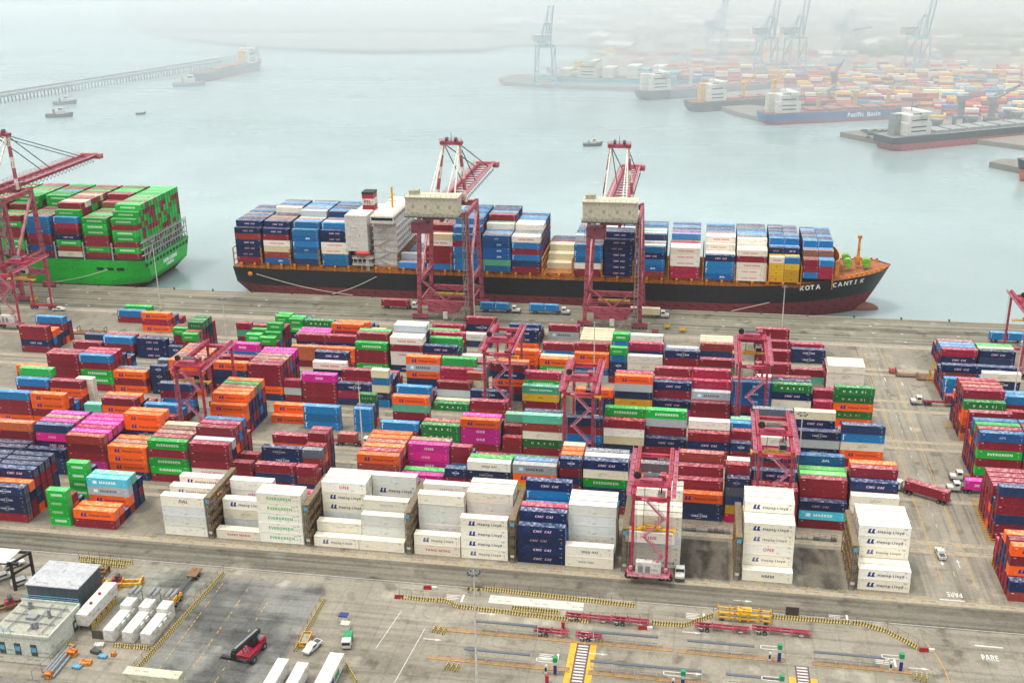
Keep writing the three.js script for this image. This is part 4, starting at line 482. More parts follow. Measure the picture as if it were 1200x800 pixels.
  const e2 = B(); e2.box(X(-152.8), 10.3, -zn + 8, X(-143), 34, zn - 14); e2.box(X(-153), 10.3, zn - 12, X(-151.4), 19.4, zn - 10); e2.box(X(-145), 10.3, zn - 3, X(-143.6), 19.4, zn - 1.4); e2.mesh('engine_housing', wh, ship);
  const fu = B(); fu.box(X(-149.6), 34, -3, X(-144.4), 41.4, 3); const fm = fu.mesh('funnel', G('#c4243f', .5), ship); B().box(X(-149.7), 36.6, -3.1, X(-144.3), 39.4, 3.1).mesh('funnel_band', wh, fm); B().box(X(-149.7), 41.4, -3.1, X(-144.3), 42.4, 3.1).mesh('funnel_cap', mat.black, fm); { const t = flatText('PIL', 1.7, mat.red, fm, 'funnel_lettering', [X(-147), 37.1, 3.12], .03); }
  for (const [y, z0] of [[13, 0], [16, 1]]) { const g = B(); g.box(X(-151), y, zn - 8, X(-141.6), y + .2, zn - .6); g.rail([[X(-151), y + .2, zn - .7], [X(-141.6), y + .2, zn - .7]], 1.1, .1, 1.2); for (let x = -150.5; x < -142; x += 2) g.box(X(x) - .1, 10.2, zn - 1, X(x) + .1, y, zn - .8); g.mesh('deck_gallery', wh, ship); }
  const lb = new THREE.SphereGeometry(1, 14, 10); lb.scale(3.6, 1.2, 1.3); lb.translate(X(-146), 18.5, zn - 1.2); meshOf(lb, 'lifeboat', R('#d8453a', .5), ship);
  // forecastle
  const bk = B(); for (let k = 0; k < 8; k++) { const a0 = k / 8 * Math.PI, a1 = (k + 1) / 8 * Math.PI; bk.beam([X(55.5) + Math.sin(a0) * 2.6, 16.5, Math.cos(a0) * 12.5], [X(55.5) + Math.sin(a1) * 2.6, 16.5, Math.cos(a1) * 12.5], .4, 8.4); } bk.mesh('breakwater', og, ship);
  for (const [x, z] of [[61.5, 3.4], [61.5, -3.6], [69.2, 2.2]]) { const g = B(); g.cyl([X(x), 17.9, z - 1.6], [X(x), 17.9, z + 1.6], 1.7, 1.7, 14); g.box(X(x) - 1, 15.8, z - 2, X(x) + 1, 17, z + 2); g.mesh('anchor_winch', mat.lime, ship); }
  const ma = B(); ma.cyl([X(66), 15.8, 0], [X(66), 27.4, 0], .75, .45, 8); ma.box(X(65.2), 15.8, -1.5, X(66.8), 19.5, 1.5); ma.beam([X(66), 25, -2.4], [X(66), 25, 2.4], .3); ma.box(X(65.2), 27.4, -.8, X(66.8), 28.6, .8); ma.mesh('foremast', og, ship);
  const fr = B(); for (let k = 0; k < 9; k++) { const x = 58 + k * 2.1, q = hullFn(o)((x - xc + L / 2) / L, 1); for (const s of [1, -1]) fr.box(X(x) - .5, q.y - .2, s * Math.max(.3, q.b - 1) - .3, X(x) + .5, q.y + 1.1, s * Math.max(.3, q.b - 1) + .3); } fr.mesh('mooring_fittings', og, ship).userData.kind = 'stuff';
  // name on the bow, following the shell
  { const f = hullFn(o), gl = 'KOTA  CANTIK', white = M('#e8e8e4', .6); [...gl].forEach((ch, k) => { if (ch === ' ') return; const s = .872 + k * .0078, v = .86, q = f(s, v), q2 = f(s + .004, v), qu = f(s, v - .06); const g = new TextGeometry(ch, { font, size: 2.1, depth: .12, curveSegments: 2 }); const m = meshOf(g, 'name_letter', white, ship); m.position.set(q.x, q.y, q.b + .12); const tx = V(q2.x - q.x, q2.y - q.y, q2.b - q.b).normalize(), up = V(q.x - qu.x, q.y - qu.y, q.b - qu.b).normalize(), nz = V(0, 0, 0).crossVectors(tx, up).normalize(); m.setRotationFromMatrix(new THREE.Matrix4().makeBasis(tx, V(0, 0, 0).crossVectors(nz, tx), nz)); }); }
  const fk = B(); fk.sphere(X(-199), 7.4, zn - .1, 1, 1.2, 1, .5); fk.mesh('fairlead_lamp', og, ship);
  shipBays({ z0: -454.6, rows: 13, base: 12.35, name: 'deck_container', label: 'of black ship', group: 'containers on the black ship', fill: [...'mmbadNrn'], tops: [...'ddbXNh'],
    bays: [[-205, 4, '6drddd/7d/7d/7N/7X/7d/7X/7d'], [-191.8, 4, '6dmYcr/7d/7X/7p/7p/7d/7d/8w/8X/8d'], [-178.2, 4, '6babab/7b/7h/7p/7x/8x/8h/8p'], [-165, 4, '6ddYYbb/7b/7x/7p/7h/8N'], [-130.2, 4, '1h/1p/2x/1b'], [-117.6, 4, '6cYmmmb/6m/7m/7p/7m'], [-105.6, 4, '6bMbbbb/7b/7h/8h/8X/8h'], [-92.4, 4, '6aaaatb/6p/6h/6b/7w/7t/8m/8X/8h'], [-79.6, 4, '6YbmbNm/6w/6X/6X/7w/7w/7w'], [-65.6, 4, '0/0/0/1c/1c/2cc/2c/3cc/3c/3m'], [-52.8, 4, '5bbbwm/5p/6x/6b'], [-40.0, 4, '6ddddd/7d/7N/7d/7w'], [-26.6, 4, '5bdbar/5w/5p/5x/6N/6w/6t/6w'], [-12.2, 4, '5YYYMM/5x/5w/5M/5p/6h/6M/6h'], [2.3, 4, '4dbba/4x/4w/5Y/6Y/6w/6p/6h'], [15.2, 4, '5YmYYY/5w/5w/6w'], [28.4, 2, '4Yzzz/4z/5d/5h/6b'], [34.6, 2, '4bzzz/4z/5d/5h/6b'], [42.2, 2, '3mmb/3p/4p/4h/5b', 2], [48.4, 2, '3bMM/3h/4p/4h/5b', 2]] });
}
// ---- the green ship (its stern half is in view)
{
  const L = 330, Bm = 47, zc = -477, xs = -249.5, xc = xs - L / 2, ship = thing('green_container_ship', 'bright green container ship showing its broad transom stern', 'ship', [xc, 0, zc]);
  const o = { L, Bm, keel: -10, deck: 10.9, sheer: 8, bowStart: .8, rake: 12, ster: .045, sternFull: .95, sternRake: 12, flare: .5 }, split = (-.6 + 10) / 20.9, gm = G('#12c936', .45);
  const flip = (g) => { g.scale(-1, 1, 1); const i = g.index.array; for (let k = 0; k < i.length; k += 3) { const a = i[k]; i[k] = i[k + 1]; i[k + 1] = a; } g.computeVertexNormals(); return g; };
  meshOf(flip(hullGeo(L, Bm, 0, 0, hullFn({ ...o, lo: split, hi: 1 }))), 'upper_hull', gm, ship); meshOf(flip(hullGeo(L, Bm, 0, 0, hullFn({ ...o, lo: 0, hi: split }))), 'lower_hull', R('#6d2430', .7), ship);
  meshOf(flip(deckGeo(deckLine(o))), 'deck', G('#1c8f3a', .7), ship); const X = (x) => x - xc, zn = Bm / 2, gw = G('#b9c0bf', .6);
  { const g = B(); for (let z = -zn + 3; z < zn - 2; z += 3.4) g.box(X(xs) - .3, 8.2, z, X(xs) + .12, 9.8, z + 2.2); g.mesh('mooring_ports', mat.black, ship); const g2 = B(); for (const x of [-262, -267, -272]) g2.box(X(x) - 1.7, 6.4, zn - .3, X(x) + 1.7, 7.7, zn + .1); g2.mesh('side_ports', mat.black, ship); }
  { const t = flatText('EVER LIVING', 1.7, M('#eef4ee', .6), ship, 'stern_name', [X(xs) + .55, 5.6, 0], .08); t.rotation.y = Math.PI / 2; const t2 = flatText('LONDON', 1.25, M('#eef4ee', .6), ship, 'stern_port_name', [X(xs) + .2, 3.6, 0], .08); t2.rotation.y = Math.PI / 2; }
  { const g = B(), x = X(xs) - .9; for (let z = -zn + .6; z <= zn - .5; z += 2.55) g.box(x - .15, 10.7, z - .14, x + .15, 19.6, z + .14); for (const y of [13.4, 16.2, 19.4]) g.box(x - .5, y, -zn + .5, x + .3, y + .2, zn - .5); for (let k = 0; k < 4; k++) { const z = -zn + 2 + k * 10.8; g.beam([x + .2, 11, z], [x + .2, 19, z + 7], .3); g.beam([x + .2, 19, z], [x + .2, 11, z + 7], .3); } g.rail([[x + .3, 19.6, -zn + .5], [x + .3, 19.6, zn - .5]], 1.1, .12, 2); g.mesh('stern_lashing_frame', gw, ship); }
  for (const x of [-265.4, -279.6, -293.8, -308, -322.2]) { const g = B(); for (let z = -zn + 1; z <= zn - .9; z += 5) g.box(X(x) - .3, 10.7, z - .2, X(x) + .3, 19, z + .2); for (const y of [13.4, 16.2]) g.box(X(x) - .35, y, -zn + .8, X(x) + .35, y + .2, zn - .8); g.mesh('lashing_bridge', gw, ship); }
  B().box(X(-322), 10.7, -zn + 1.8, X(-252), 11.7, zn - 1.8).mesh('hatch_covers', G('#3c5b48', .7), ship);
  shipBays({ z0: -455, rows: 16, pitch: 2.78, base: 11.75, name: 'ship_container', label: 'of green ship', group: 'containers on the green ship', fill: [...'gmgmGmgmGm'], tops: [...'gGGpmGm'], endShow: true,
    bays: [[-264.4, 4, '7gmggmgm/8g/9g/9G/9p/9G/9G/9p/9G'], [-278.7, 4, '7gggmmgm/7p/7G/7G/7p/7p/7G/8p/8m/9m'], [-292.9, 4, '7bMmdgrq/8g/9m/9c/9x/9p/9r/9p/9c/9p'], [-307.1, 4, '7bbammam/7p/7p/7G/7p/7m/7p/9g/9g/9G/9h'], [-321.3, 4, '7mgmmggm/7G/7p/7G/8m/8G/9g/9g/9G'], [-335.4, 4, '7gmgmgmm/8g/8G/9G/9p']] });
}
flushStuff(shipStuff, 'inner_deck_containers', 'containers packed deep inside the deck stacks of the moored ships', 'containers');
// ---------------------------------------------------------------- far side of the harbour
function farShip(name, label, a, b, o) { // a, b: waterline at stern and bow in the photo, on the sea
  const A = at(a[0], a[1], SEA), Bv = at(b[0], b[1], SEA), d = Bv.clone().sub(A); d.y = 0; const L = d.length(), mid = A.clone().add(Bv).multiplyScalar(.5);
  const beam = o.beam || L * .16, deck = o.deck || 9, ry = -Math.atan2(d.z, d.x), n = V(Math.sin(ry), 0, Math.cos(ry));
  const s = thing(name, label, 'ship', [mid.x - n.x * beam * .5, SEA, mid.z - n.z * beam * .5], ry, o.group), h = { L: L + (o.rake || 6), Bm: beam, keel: -3, deck, sheer: o.sheer ?? 2.5, bowStart: .82, rake: o.rake || 6, ster: .05, sternFull: .88, sternRake: 5, flare: .4 }, sp = ((o.boot ?? 3) + 3) / (deck + 3);
  meshOf(hullGeo(L, beam, 0, 0, hullFn({ ...h, lo: sp, hi: 1 }), 30, 4), 'upper_hull', o.hull, s); meshOf(hullGeo(L, beam, 0, 0, hullFn({ ...h, lo: 0, hi: sp }), 30, 4), 'lower_hull', o.low, s); meshOf(deckGeo(deckLine(h, 24)), 'deck', o.deckMat || R('#8a5a4a', .8), s);
  const hx = -L / 2 + L * (o.house ?? .1), hl = L * .075, wh = o.houseMat || mat.white; const hb = B(); hb.box(hx - hl, deck, -beam * .4, hx + hl, deck + 9, beam * .4); hb.box(hx - hl * .7, deck + 9, -beam * .36, hx + hl * .8, deck + 14, beam * .36); hb.box(hx + hl * .1, deck + 14, -beam * .48, hx + hl * .8, deck + 16.6, beam * .48); const hm = hb.mesh('deckhouse', wh, s); const ww = B(); for (const y of [deck + 2.5, deck + 5.5, deck + 10.4, deck + 14.8]) ww.box(hx - hl * .6, y, beam * .4 + .02, hx + hl * .6, y + .9, beam * .4 + .06); ww.box(hx + hl * .81, deck + 15, -beam * .44, hx + hl * .82, deck + 16.1, beam * .44); ww.mesh('window_band', mat.glass, hm);
  B().box(hx - hl * 1.5, deck, -beam * .14, hx - hl * 1.0, deck + 15, beam * .14).mesh('funnel', o.funnel || mat.yellow, s); B().beam([hx, deck + 16, 0], [hx, deck + 23, 0], .5).mesh('mast', mat.steel, s);
  const hat = o.hatches || 0; for (let k = 0; k < hat; k++) { const x = -L / 2 + L * (.26 + .62 * k / hat); B().box(x, deck - .2, -beam * .32, x + L * .5 / hat, deck + 1.7, beam * .32).mesh('hatch_cover', o.hatchMat || R('#a8695c', .8), s); }
  for (const q of o.cranes || []) { const x = -L / 2 + L * q, g = B(); g.box(x - 1.3, deck, -1.3, x + 1.3, deck + 11, 1.3); g.box(x - 2, deck + 11, -2, x + 2, deck + 14, 2); g.beam([x + 1.5, deck + 12.5, 0], [x + L * (o.jib ?? .1), deck + (o.jibUp ?? 18), 0], 1.1); g.beam([x, deck + 16, 0], [x + L * (o.jib ?? .1), deck + (o.jibUp ?? 18) + .5, 0], .3); g.mesh('deck_crane', o.craneMat || mat.yellow, s); }
  if (o.boxes) for (const [q, k, cols] of o.boxes) for (let t = 0; t < k; t++) { const m = B(); m.box(-L / 2 + L * q, deck + .3 + t * 2.6, -beam * .38, -L / 2 + L * q + 11.5, deck + 2.75 + t * 2.6, beam * .38); m.mesh('container_tier', G(cols[t % cols.length], .6), s); }
  if (o.text) { const t = flatText(o.text, 3.4, M('#eef1f2', .6), s, 'hull_lettering', [L * .1, deck * .42, beam / 2 + .15], .1); }
  return s; }
const blackHull = G('#2b3038', .55), pinkLow = R('#b0575c', .75), grp = 'ships berthed across the harbour';
farShip('far_ship', 'pale blue container ship with red waterline berthed at the far pier', [652, 100], [812, 106], { beam: 26, deck: 8.5, boot: 3.2, hull: G('#79c3cf', .5), low: R('#b23a4c', .7), house: .23, houseMat: mat.cream, group: grp, boxes: [[.02, 3, ['#e6e2d8']], [.1, 2, ['#b9a58c', '#e6d9b0']], [.34, 4, ['#e9e6dd']], [.52, 5, ['#efece4', '#e4e0d2']], [.6, 4, ['#d9dcd2', '#8fb9c0']], [.7, 5, ['#ece9df', '#e2c9b0']], [.8, 3, ['#7fc0cc', '#cdd6d4']], [.88, 2, ['#a06a60']]] });
farShip('far_ship', 'dark grey bulk carrier with white deckhouse and one white crane', [757, 118], [915, 108], { beam: 22, deck: 8.5, boot: 2.2, hull: G('#474a52', .6), low: G('#3b3a42', .7), house: .11, group: grp, hatches: 5, cranes: [.36], jib: -.09, jibUp: 30, craneMat: mat.white, funnel: mat.white });
farShip('far_ship', 'black bulk carrier with yellow funnel berthed at the far pier', [817, 132], [958, 122], { beam: 22, deck: 8.5, boot: 1.8, hull: blackHull, low: R('#7a4048', .7), house: .17, group: grp, hatches: 4, cranes: [.42, .68], jib: .12, jibUp: 22, funnel: mat.yellow });
farShip('far_ship', 'blue hulled bulk carrier with white lettering and yellow deck cranes', [903, 147], [1083, 138], { beam: 24, deck: 9, boot: 3, hull: G('#2a63a6', .5), low: R('#9c3f4a', .7), house: .12, group: grp, hatches: 5, cranes: [.34, .58, .8], jib: .1, jibUp: 20, craneMat: G('#d9b27c', .6), funnel: mat.cream, text: 'Pacific  Basin' });
farShip('far_ship', 'dark hulled ship with pink waterline and low grey hatches', [1050, 178], [1236, 160], { beam: 25, deck: 10, boot: 5, hull: G('#2f3742', .55), low: pinkLow, house: .14, group: grp, hatches: 6, hatchMat: G('#a9adab', .8), funnel: mat.steel, deckMat: G('#8d9190', .8) });
farShip('far_ship', 'dark blue ship with orange waterline showing only its bow', [1330, 200], [1182, 208], { beam: 22, deck: 11.5, boot: 6.2, hull: G('#27364a', .55), low: R('#c9694d', .75), house: .1, group: grp, hatches: 3, rake: 3 });
// small craft
function smallBoat(label, px, py, L, ry, o = {}) { const p = at(px, py, SEA), s = thing('work_boat', label, 'boat', [p.x, SEA, p.z], ry, 'small craft on the harbour'), h = { L, Bm: L * .3, keel: -1.2, deck: L * .1 + .6, sheer: 1.2, bowStart: .6, rake: 1.5, ster: .08, sternFull: .85, sternRake: .8, flare: .4 }; meshOf(hullGeo(L, L * .3, 0, 0, hullFn(h), 18, 4), 'hull', o.hull || blackHull, s); meshOf(deckGeo(deckLine(h, 14)), 'deck', mat.brown, s); if (o.open) { B().box(-L * .3, .5, -L * .1, L * .2, 1.1, L * .1).mesh('thwarts', mat.wood, s); return; } const d = h.deck; const w = B(); w.box(-L * .12, d, -L * .1, L * .18, d + L * .13, L * .1); w.box(-L * .03, d + L * .13, -L * .08, L * .14, d + L * .22, L * .08); const wm = w.mesh('wheelhouse', mat.white, s); B().box(-L * .02, d + L * .15, L * .08 + .02, L * .13, d + L * .2, L * .08 + .06).mesh('wheelhouse_window', mat.glass, wm); B().box(-L * .24, d, -L * .04, -L * .17, d + L * .17, L * .04).mesh('funnel', o.funnel || mat.grey, s); B().beam([L * .02, d + L * .22, 0], [L * .02, d + L * .42, 0], L * .012 + .05).mesh('mast', mat.steel, s); return s; }
smallBoat('grey tug with tall mast below the long trestle pier', 70, 137, 24, .3, { hull: G('#5a6066', .6) }); smallBoat('grey work boat moored just beyond the tug', 76, 122, 22, .5, { hull: G('#6a6f75', .6) }); smallBoat('dark open boat alone on the water', 165, 134, 9, .4, { open: true }); smallBoat('small black tug with white wheelhouse under way', 695, 171, 15, .25); smallBoat('yellow decked supply boat off the trestle pier head', 222, 101, 34, .28, { hull: G('#4d7f92', .6), funnel: mat.yellow });
farShip('far_ship', 'faint grey cargo ship berthed at the trestle pier head', [243, 96], [312, 80], { beam: 20, deck: 9, boot: 3, hull: G('#6f7a78', .6), low: R('#a8646a', .7), house: .8, group: grp, hatches: 3 });
{ // trestle pier
  const a = at(-40, 119, 3), b = at(292, 66, 3), t = thing('trestle_pier', 'long trestle pier on piles crossing the misty water', 'pier', [0, 0, 0]); B().beam([a.x, 3, a.z], [b.x, 3, b.z], 9, 1.6).mesh('pier_deck', G('#8b9090', .85), t); const n = 46; for (let k = 0; k <= n; k++) { const q = k / n, x = a.x + (b.x - a.x) * q, z = a.z + (b.z - a.z) * q; for (const s of [-3, 3]) B().cyl([x, SEA - 2, z + s], [x, 2.6, z + s], .7, .7, 6).mesh('pile', G('#7d8384', .85), t); } const pr = B(); pr.beam([a.x, 6, a.z - 2], [b.x, 6, b.z - 2], 1.6, 1.6); pr.mesh('conveyor', G('#7f8c8c', .8), t); B().cbox(b.x + 6, 9, b.z + 4, 14, 14, 12).mesh('loading_house', G('#9aa5a5', .8), t); }
// far quay cranes
const fcM = G('#9fc6d8', .6), fcg = 'pale blue quay cranes of the far port'; let fc0;  // crane blue lightened to stand in for distance haze
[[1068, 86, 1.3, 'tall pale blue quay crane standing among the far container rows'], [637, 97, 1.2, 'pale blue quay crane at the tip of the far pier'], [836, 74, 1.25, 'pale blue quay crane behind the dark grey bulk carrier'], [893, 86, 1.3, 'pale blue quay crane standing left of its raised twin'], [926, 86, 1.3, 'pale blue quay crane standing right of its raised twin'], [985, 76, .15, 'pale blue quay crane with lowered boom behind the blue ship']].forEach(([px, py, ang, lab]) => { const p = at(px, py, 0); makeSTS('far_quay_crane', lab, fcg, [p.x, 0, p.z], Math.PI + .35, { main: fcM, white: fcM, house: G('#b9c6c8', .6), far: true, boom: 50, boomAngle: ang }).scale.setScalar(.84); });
// grey harbour cranes between the piers
for (const [px, py, tx, ty, lab] of [[1124, 150, 1150, 112, 'grey harbour crane nearest the white deckhouse'], [1160, 152, 1196, 100, 'grey harbour crane with the longest raised jib'], [976, 116, 990, 70, 'grey harbour crane behind the blue ship']]) { const p = at(px, py, 0), q = atZ(tx, ty, p.z - 5), t = thing('harbour_crane', lab, 'harbour crane', [p.x, 0, p.z], 0, 'grey harbour cranes on the far piers'); const c = B(); for (const [a, b] of [[-4, -4], [4, -4], [4, 4], [-4, 4]]) c.box(a - .8, 0, b - .8, a + .8, 8, b + .8); c.box(-5, 8, -5, 5, 10, 5); c.mesh('portal', mat.grey, t); B().box(-2.2, 10, -2.2, 2.2, 24, 2.2).mesh('tower', mat.grey, t); const j = B(); for (const s of [-1.3, 1.3]) { j.beam([0, 22, s], [q.x - p.x, q.y, s * .4 - 5], .8); j.beam([0, 26, s], [q.x - p.x, q.y + .6, s * .4 - 5], .5); } for (let k = 1; k < 9; k++) { const f = k / 9; j.beam([(q.x - p.x) * f, 22 + (q.y - 22) * f, -1], [(q.x - p.x) * f, 26 + (q.y - 25.4) * f, 1], .4); } j.mesh('jib', mat.grey, t); B().box(-4, 20, -3, 2, 25, 3).mesh('cab_house', mat.grey, t); }
{ // containers of the far port: hundreds, too many to single out
  const cols = ['#e0a52a', '#e5b84a', '#a8323f', '#b94a55', '#e8e4da', '#d9d2c2', '#d86a2e', '#3e7fb0', '#c23a5a', '#8a3038', '#6fa8bd', '#e7d9a0', '#9b4a46', '#caa24a'], list = [];
  const zone = (x0, x1, y0, y1, n, hmax) => { for (let k = 0; k < n; k++) { const px = rr(x0, x1), py = rr(y0, y1); const p = at(px, py, 0); const gx = Math.round(p.x / 13.2) * 13.2, gz = Math.round(p.z / 5.6) * 5.6, H = 1 + Math.floor(hash2(Math.round(gx), Math.round(gz)) * hmax); for (let t = 0; t < H; t++) list.push([gx, t * 2.6, gz, pick(cols)]); } };
  zone(985, 1235, 96, 126, 230, 3.2); zone(1000, 1235, 70, 96, 170, 3.2); zone(770, 985, 78, 98, 150, 3); zone(1090, 1240, 124, 140, 60, 2.5); zone(700, 980, 62, 78, 120, 3); zone(905, 985, 100, 122, 60, 2.2);
  const seen = new Set(), im = new THREE.InstancedMesh(new THREE.BoxGeometry(12.2, 2.55, 4.9), M('#ffffff', .6), list.length); let n = 0; const c = new THREE.Color(), mx = new THREE.Matrix4(); for (const [x, y, z, col] of list) { const k = x.toFixed(0) + y + z.toFixed(0); if (seen.has(k)) continue; seen.add(k); mx.makeTranslation(x, y + 1.3, z); im.setMatrixAt(n, mx); im.setColorAt(n, c.set(col).multiplyScalar(rr(.7, 1))); n++; } im.count = n; im.name = numbered('far_port_containers'); im.castShadow = im.receiveShadow = true; tag(im, 'many coloured container stacks massed across the far port', 'containers', null, 'stuff'); scene.add(im);
}
{ // sheds, tanks and town of the far side
  const walls = ['#e2ded4', '#d2cdc2', '#c7b8a8', '#bfae9e', '#d9d6cf', '#c9a08e'], roofs = ['#d8d6d0', '#b9b4aa', '#a59a8c', '#c2a79a', '#8e8f8c', '#dedbd2'];
  const shed = (px, py, L, W, H, ry, wc, rc, lab) => { const p = at(px, py, 0), t = thing('far_building', lab, 'building', [p.x, 0, p.z], ry, 'low buildings behind the far port'); B().box(-L / 2, 0, -W / 2, L / 2, H, W / 2).mesh('wall', G(wc, .85), t); const r = B(), g = H + W * .14; r.quad(V(-L / 2 - .5, H, W / 2 + .5), V(L / 2 + .5, H, W / 2 + .5), V(L / 2 + .5, g, 0), V(-L / 2 - .5, g, 0)); r.quad(V(L / 2 + .5, H, -W / 2 - .5), V(-L / 2 - .5, H, -W / 2 - .5), V(-L / 2 - .5, g, 0), V(L / 2 + .5, g, 0)); r.quad(V(-L / 2, H, W / 2), V(-L / 2, g, 0), V(-L / 2, g, 0), V(-L / 2, H, -W / 2)); r.mesh('roof', G(rc, .8), t); for (let k = 0; k < 3; k++) B().box(-L / 2 + L * (.15 + .3 * k), 0, W / 2 + .02, -L / 2 + L * (.15 + .3 * k) + L * .09, H * .6, W / 2 + .12).mesh('shutter_door', mat.dgrey, t); };
  const spots = []; for (let k = 0; k < 400 && spots.length < 120; k++) { const px = rr(560, 1230), py = 16 + rr(0, 1) ** .8 * 58; if (px < 700 && py > 46) continue; if (px < 980 && py > 60) continue; const p = at(px, py, 0); if (spots.some((s) => Math.hypot(s.x - p.x, s.z - p.z) < 58)) continue; spots.push(p); const L = rr(24, 62), W = rr(14, 30), H = rr(5, 12); const wc = pick(walls), rc = pick(roofs); shed(px, py, L, W, H, pick([0, 0, .3, Math.PI / 2, -.4]), wc, rc, `${L > 45 ? 'long' : 'small'} ${H > 9 ? 'tall' : 'low'} building with ${['pale', 'tan', 'brown'][roofs.indexOf(rc) >> 1]} roof in the town behind the far port`); }
  for (const [px, py, r] of [[1010, 44, 13], [1026, 40, 11], [1044, 46, 12], [968, 36, 10]]) { const p = at(px, py, 0), t = thing('storage_tank', 'pale cylindrical storage tank among the far sheds', 'tank', [p.x, 0, p.z], 0, 'storage tanks behind the far port'); B().cyl([0, 0, 0], [0, 11, 0], r, r, 24).mesh('tank_shell', G('#d9d8d2', .7), t); B().cyl([0, 11, 0], [0, 12.6, 0], r, r * .2, 24).mesh('tank_roof', G('#c9c8c2', .7), t); }
  // far belt of trees
  const n = 2600, im = new THREE.InstancedMesh(new THREE.IcosahedronGeometry(1, 0), M('#4d5f45', .9), n), mx = new THREE.Matrix4(), q = new THREE.Quaternion(), c = new THREE.Color(); for (let k = 0; k < n; k++) { const band = k % 3; const p = band === 0 ? at(rr(860, 1240), rr(14, 32), 0) : band === 1 ? at(rr(560, 1240), rr(-10, 18), 0) : at(rr(1000, 1240), rr(40, 66), 0); const s = rr(2.5, 6.5); q.setFromEuler(new THREE.Euler(rnd() * 3, rnd() * 3, rnd() * 3)); mx.compose(V(p.x + rr(-14, 14), s * .7, p.z + rr(-14, 14)), q, V(s * rr(.8, 1.4), s, s * rr(.8, 1.4))); im.setMatrixAt(k, mx); im.setColorAt(k, c.setRGB(rr(.6, 1), rr(.7, 1), rr(.6, .9))); } im.name = 'far_tree_belt'; tag(im, 'misty belts of trees far behind the port', 'trees', null, 'stuff'); scene.add(im);
  for (const [px, py, k] of [[1112, 157, 0], [1138, 154, 1], [1172, 151, 0], [1190, 149, 1], [1096, 158, 1], [1150, 152, 0], [1182, 146, 1], [1206, 146, 0]]) { const p = at(px, py, .4), t = thing('bulk_hopper', k ? 'tall grey hopper on legs on the far pier' : 'low grey stockpile shed on the far pier', k ? 'hopper' : 'shed', [p.x, .4, p.z], .2, k ? 'grey hoppers on the far pier' : 'grey stockpile sheds on the far pier'); if (k) { for (const a of [-3, 3]) for (const b of [-3, 3]) B().box(a - .4, 0, b - .4, a + .4, 7, b + .4).mesh('leg', mat.grey, t); B().cyl([0, 4.5, 0], [0, 10, 0], 1.2, 4.8, 10).mesh('hopper_cone', mat.grey, t); B().cyl([0, 10, 0], [0, 12, 0], 4.8, 4.8, 10).mesh('hopper_rim', mat.steel, t); } else { B().box(-9, 0, -5, 9, 4, 5).mesh('wall', mat.grey, t); const r = B(); r.quad(V(-9.3, 4, 5.3), V(9.3, 4, 5.3), V(9.3, 6.4, 0), V(-9.3, 6.4, 0)); r.quad(V(9.3, 4, -5.3), V(-9.3, 4, -5.3), V(-9.3, 6.4, 0), V(9.3, 6.4, 0)); r.mesh('roof', mat.steel, t); B().box(-2, 0, 5.02, 2, 3.4, 5.1).mesh('door', mat.dgrey, t); } }
  // vehicles parked on the far pier
  for (let k = 0; k < 34; k++) { const p = at(rr(1010, 1062), rr(153, 162), .4), g = B(), L = 4.4; g.box(-L / 2, .35, -.9, L / 2, 1.0, .9); const t = thing('far_parked_car', 'dark car parked in rows on the far pier', 'car', [p.x, .4, p.z], .1 + (k % 5) * .02, 'cars parked on the far pier'); g.mesh('body', G(pick(['#3b3f45', '#5a5d60', '#2c2f36', '#8d9092']), .4), t); B().box(-L * .25, 1.0, -.8, L * .22, 1.5, .8).mesh('cabin', mat.glass, t); }
}
// ---------------------------------------------------------------- light masts
function mast(label, px, py, h, heads = 6) { const p = at(px, py, 0), t = thing('light_mast', label, 'light mast', [p.x, 0, p.z], 0, 'floodlight masts in the port'); B().cyl([0, 0, 0], [0, h, 0], .28, .12, 8).mesh('pole', mat.white, t); B().cyl([0, 0, 0], [0, .9, 0], .6, .55, 8).mesh('footing', mat.conc, t); const r = B(); for (let k = 0; k < 10; k++) { const a = k / 10 * 6.283, b = (k + 1) / 10 * 6.283; r.beam([Math.cos(a), h - .4, Math.sin(a)], [Math.cos(b), h - .4, Math.sin(b)], .12); if (k % 3 === 0) r.beam([0, h - .3, 0], [Math.cos(a), h - .4, Math.sin(a)], .1); } r.mesh('head_ring', mat.steel, t); for (let k = 0; k < heads; k++) { const a = k / heads * 6.283, g = B(); g.cbox(Math.cos(a) * 1.2, h - .6, Math.sin(a) * 1.2, .5, .25, .45, -a); g.mesh('floodlight', mat.dgrey, t); } return t; }
mast('white floodlight mast on the quay behind the orange and green boxes', 188.4, 364, 31); mast('white floodlight mast beside the crimson crane at the tall orange stack', 270, 440, 30); mast('white floodlight mast in the open lane beside the pink boxes', 427, 556, 30); mast('white floodlight mast at the foot of the first red quay crane', 556, 378, 30); mast('thin floodlight mast in front of the orange boxes by the apron', 696, 452, 24); mast('white floodlight mast in front of the ship\'s yellow tank boxes', 916, 391, 20); mast('white floodlight mast beside the crane over the third block', 932, 590, 28); mast('white floodlight mast standing beyond the cross road', 1182, 506, 30); mast('tall white floodlight mast at the gate lanes', 559, 805, 29, 8);
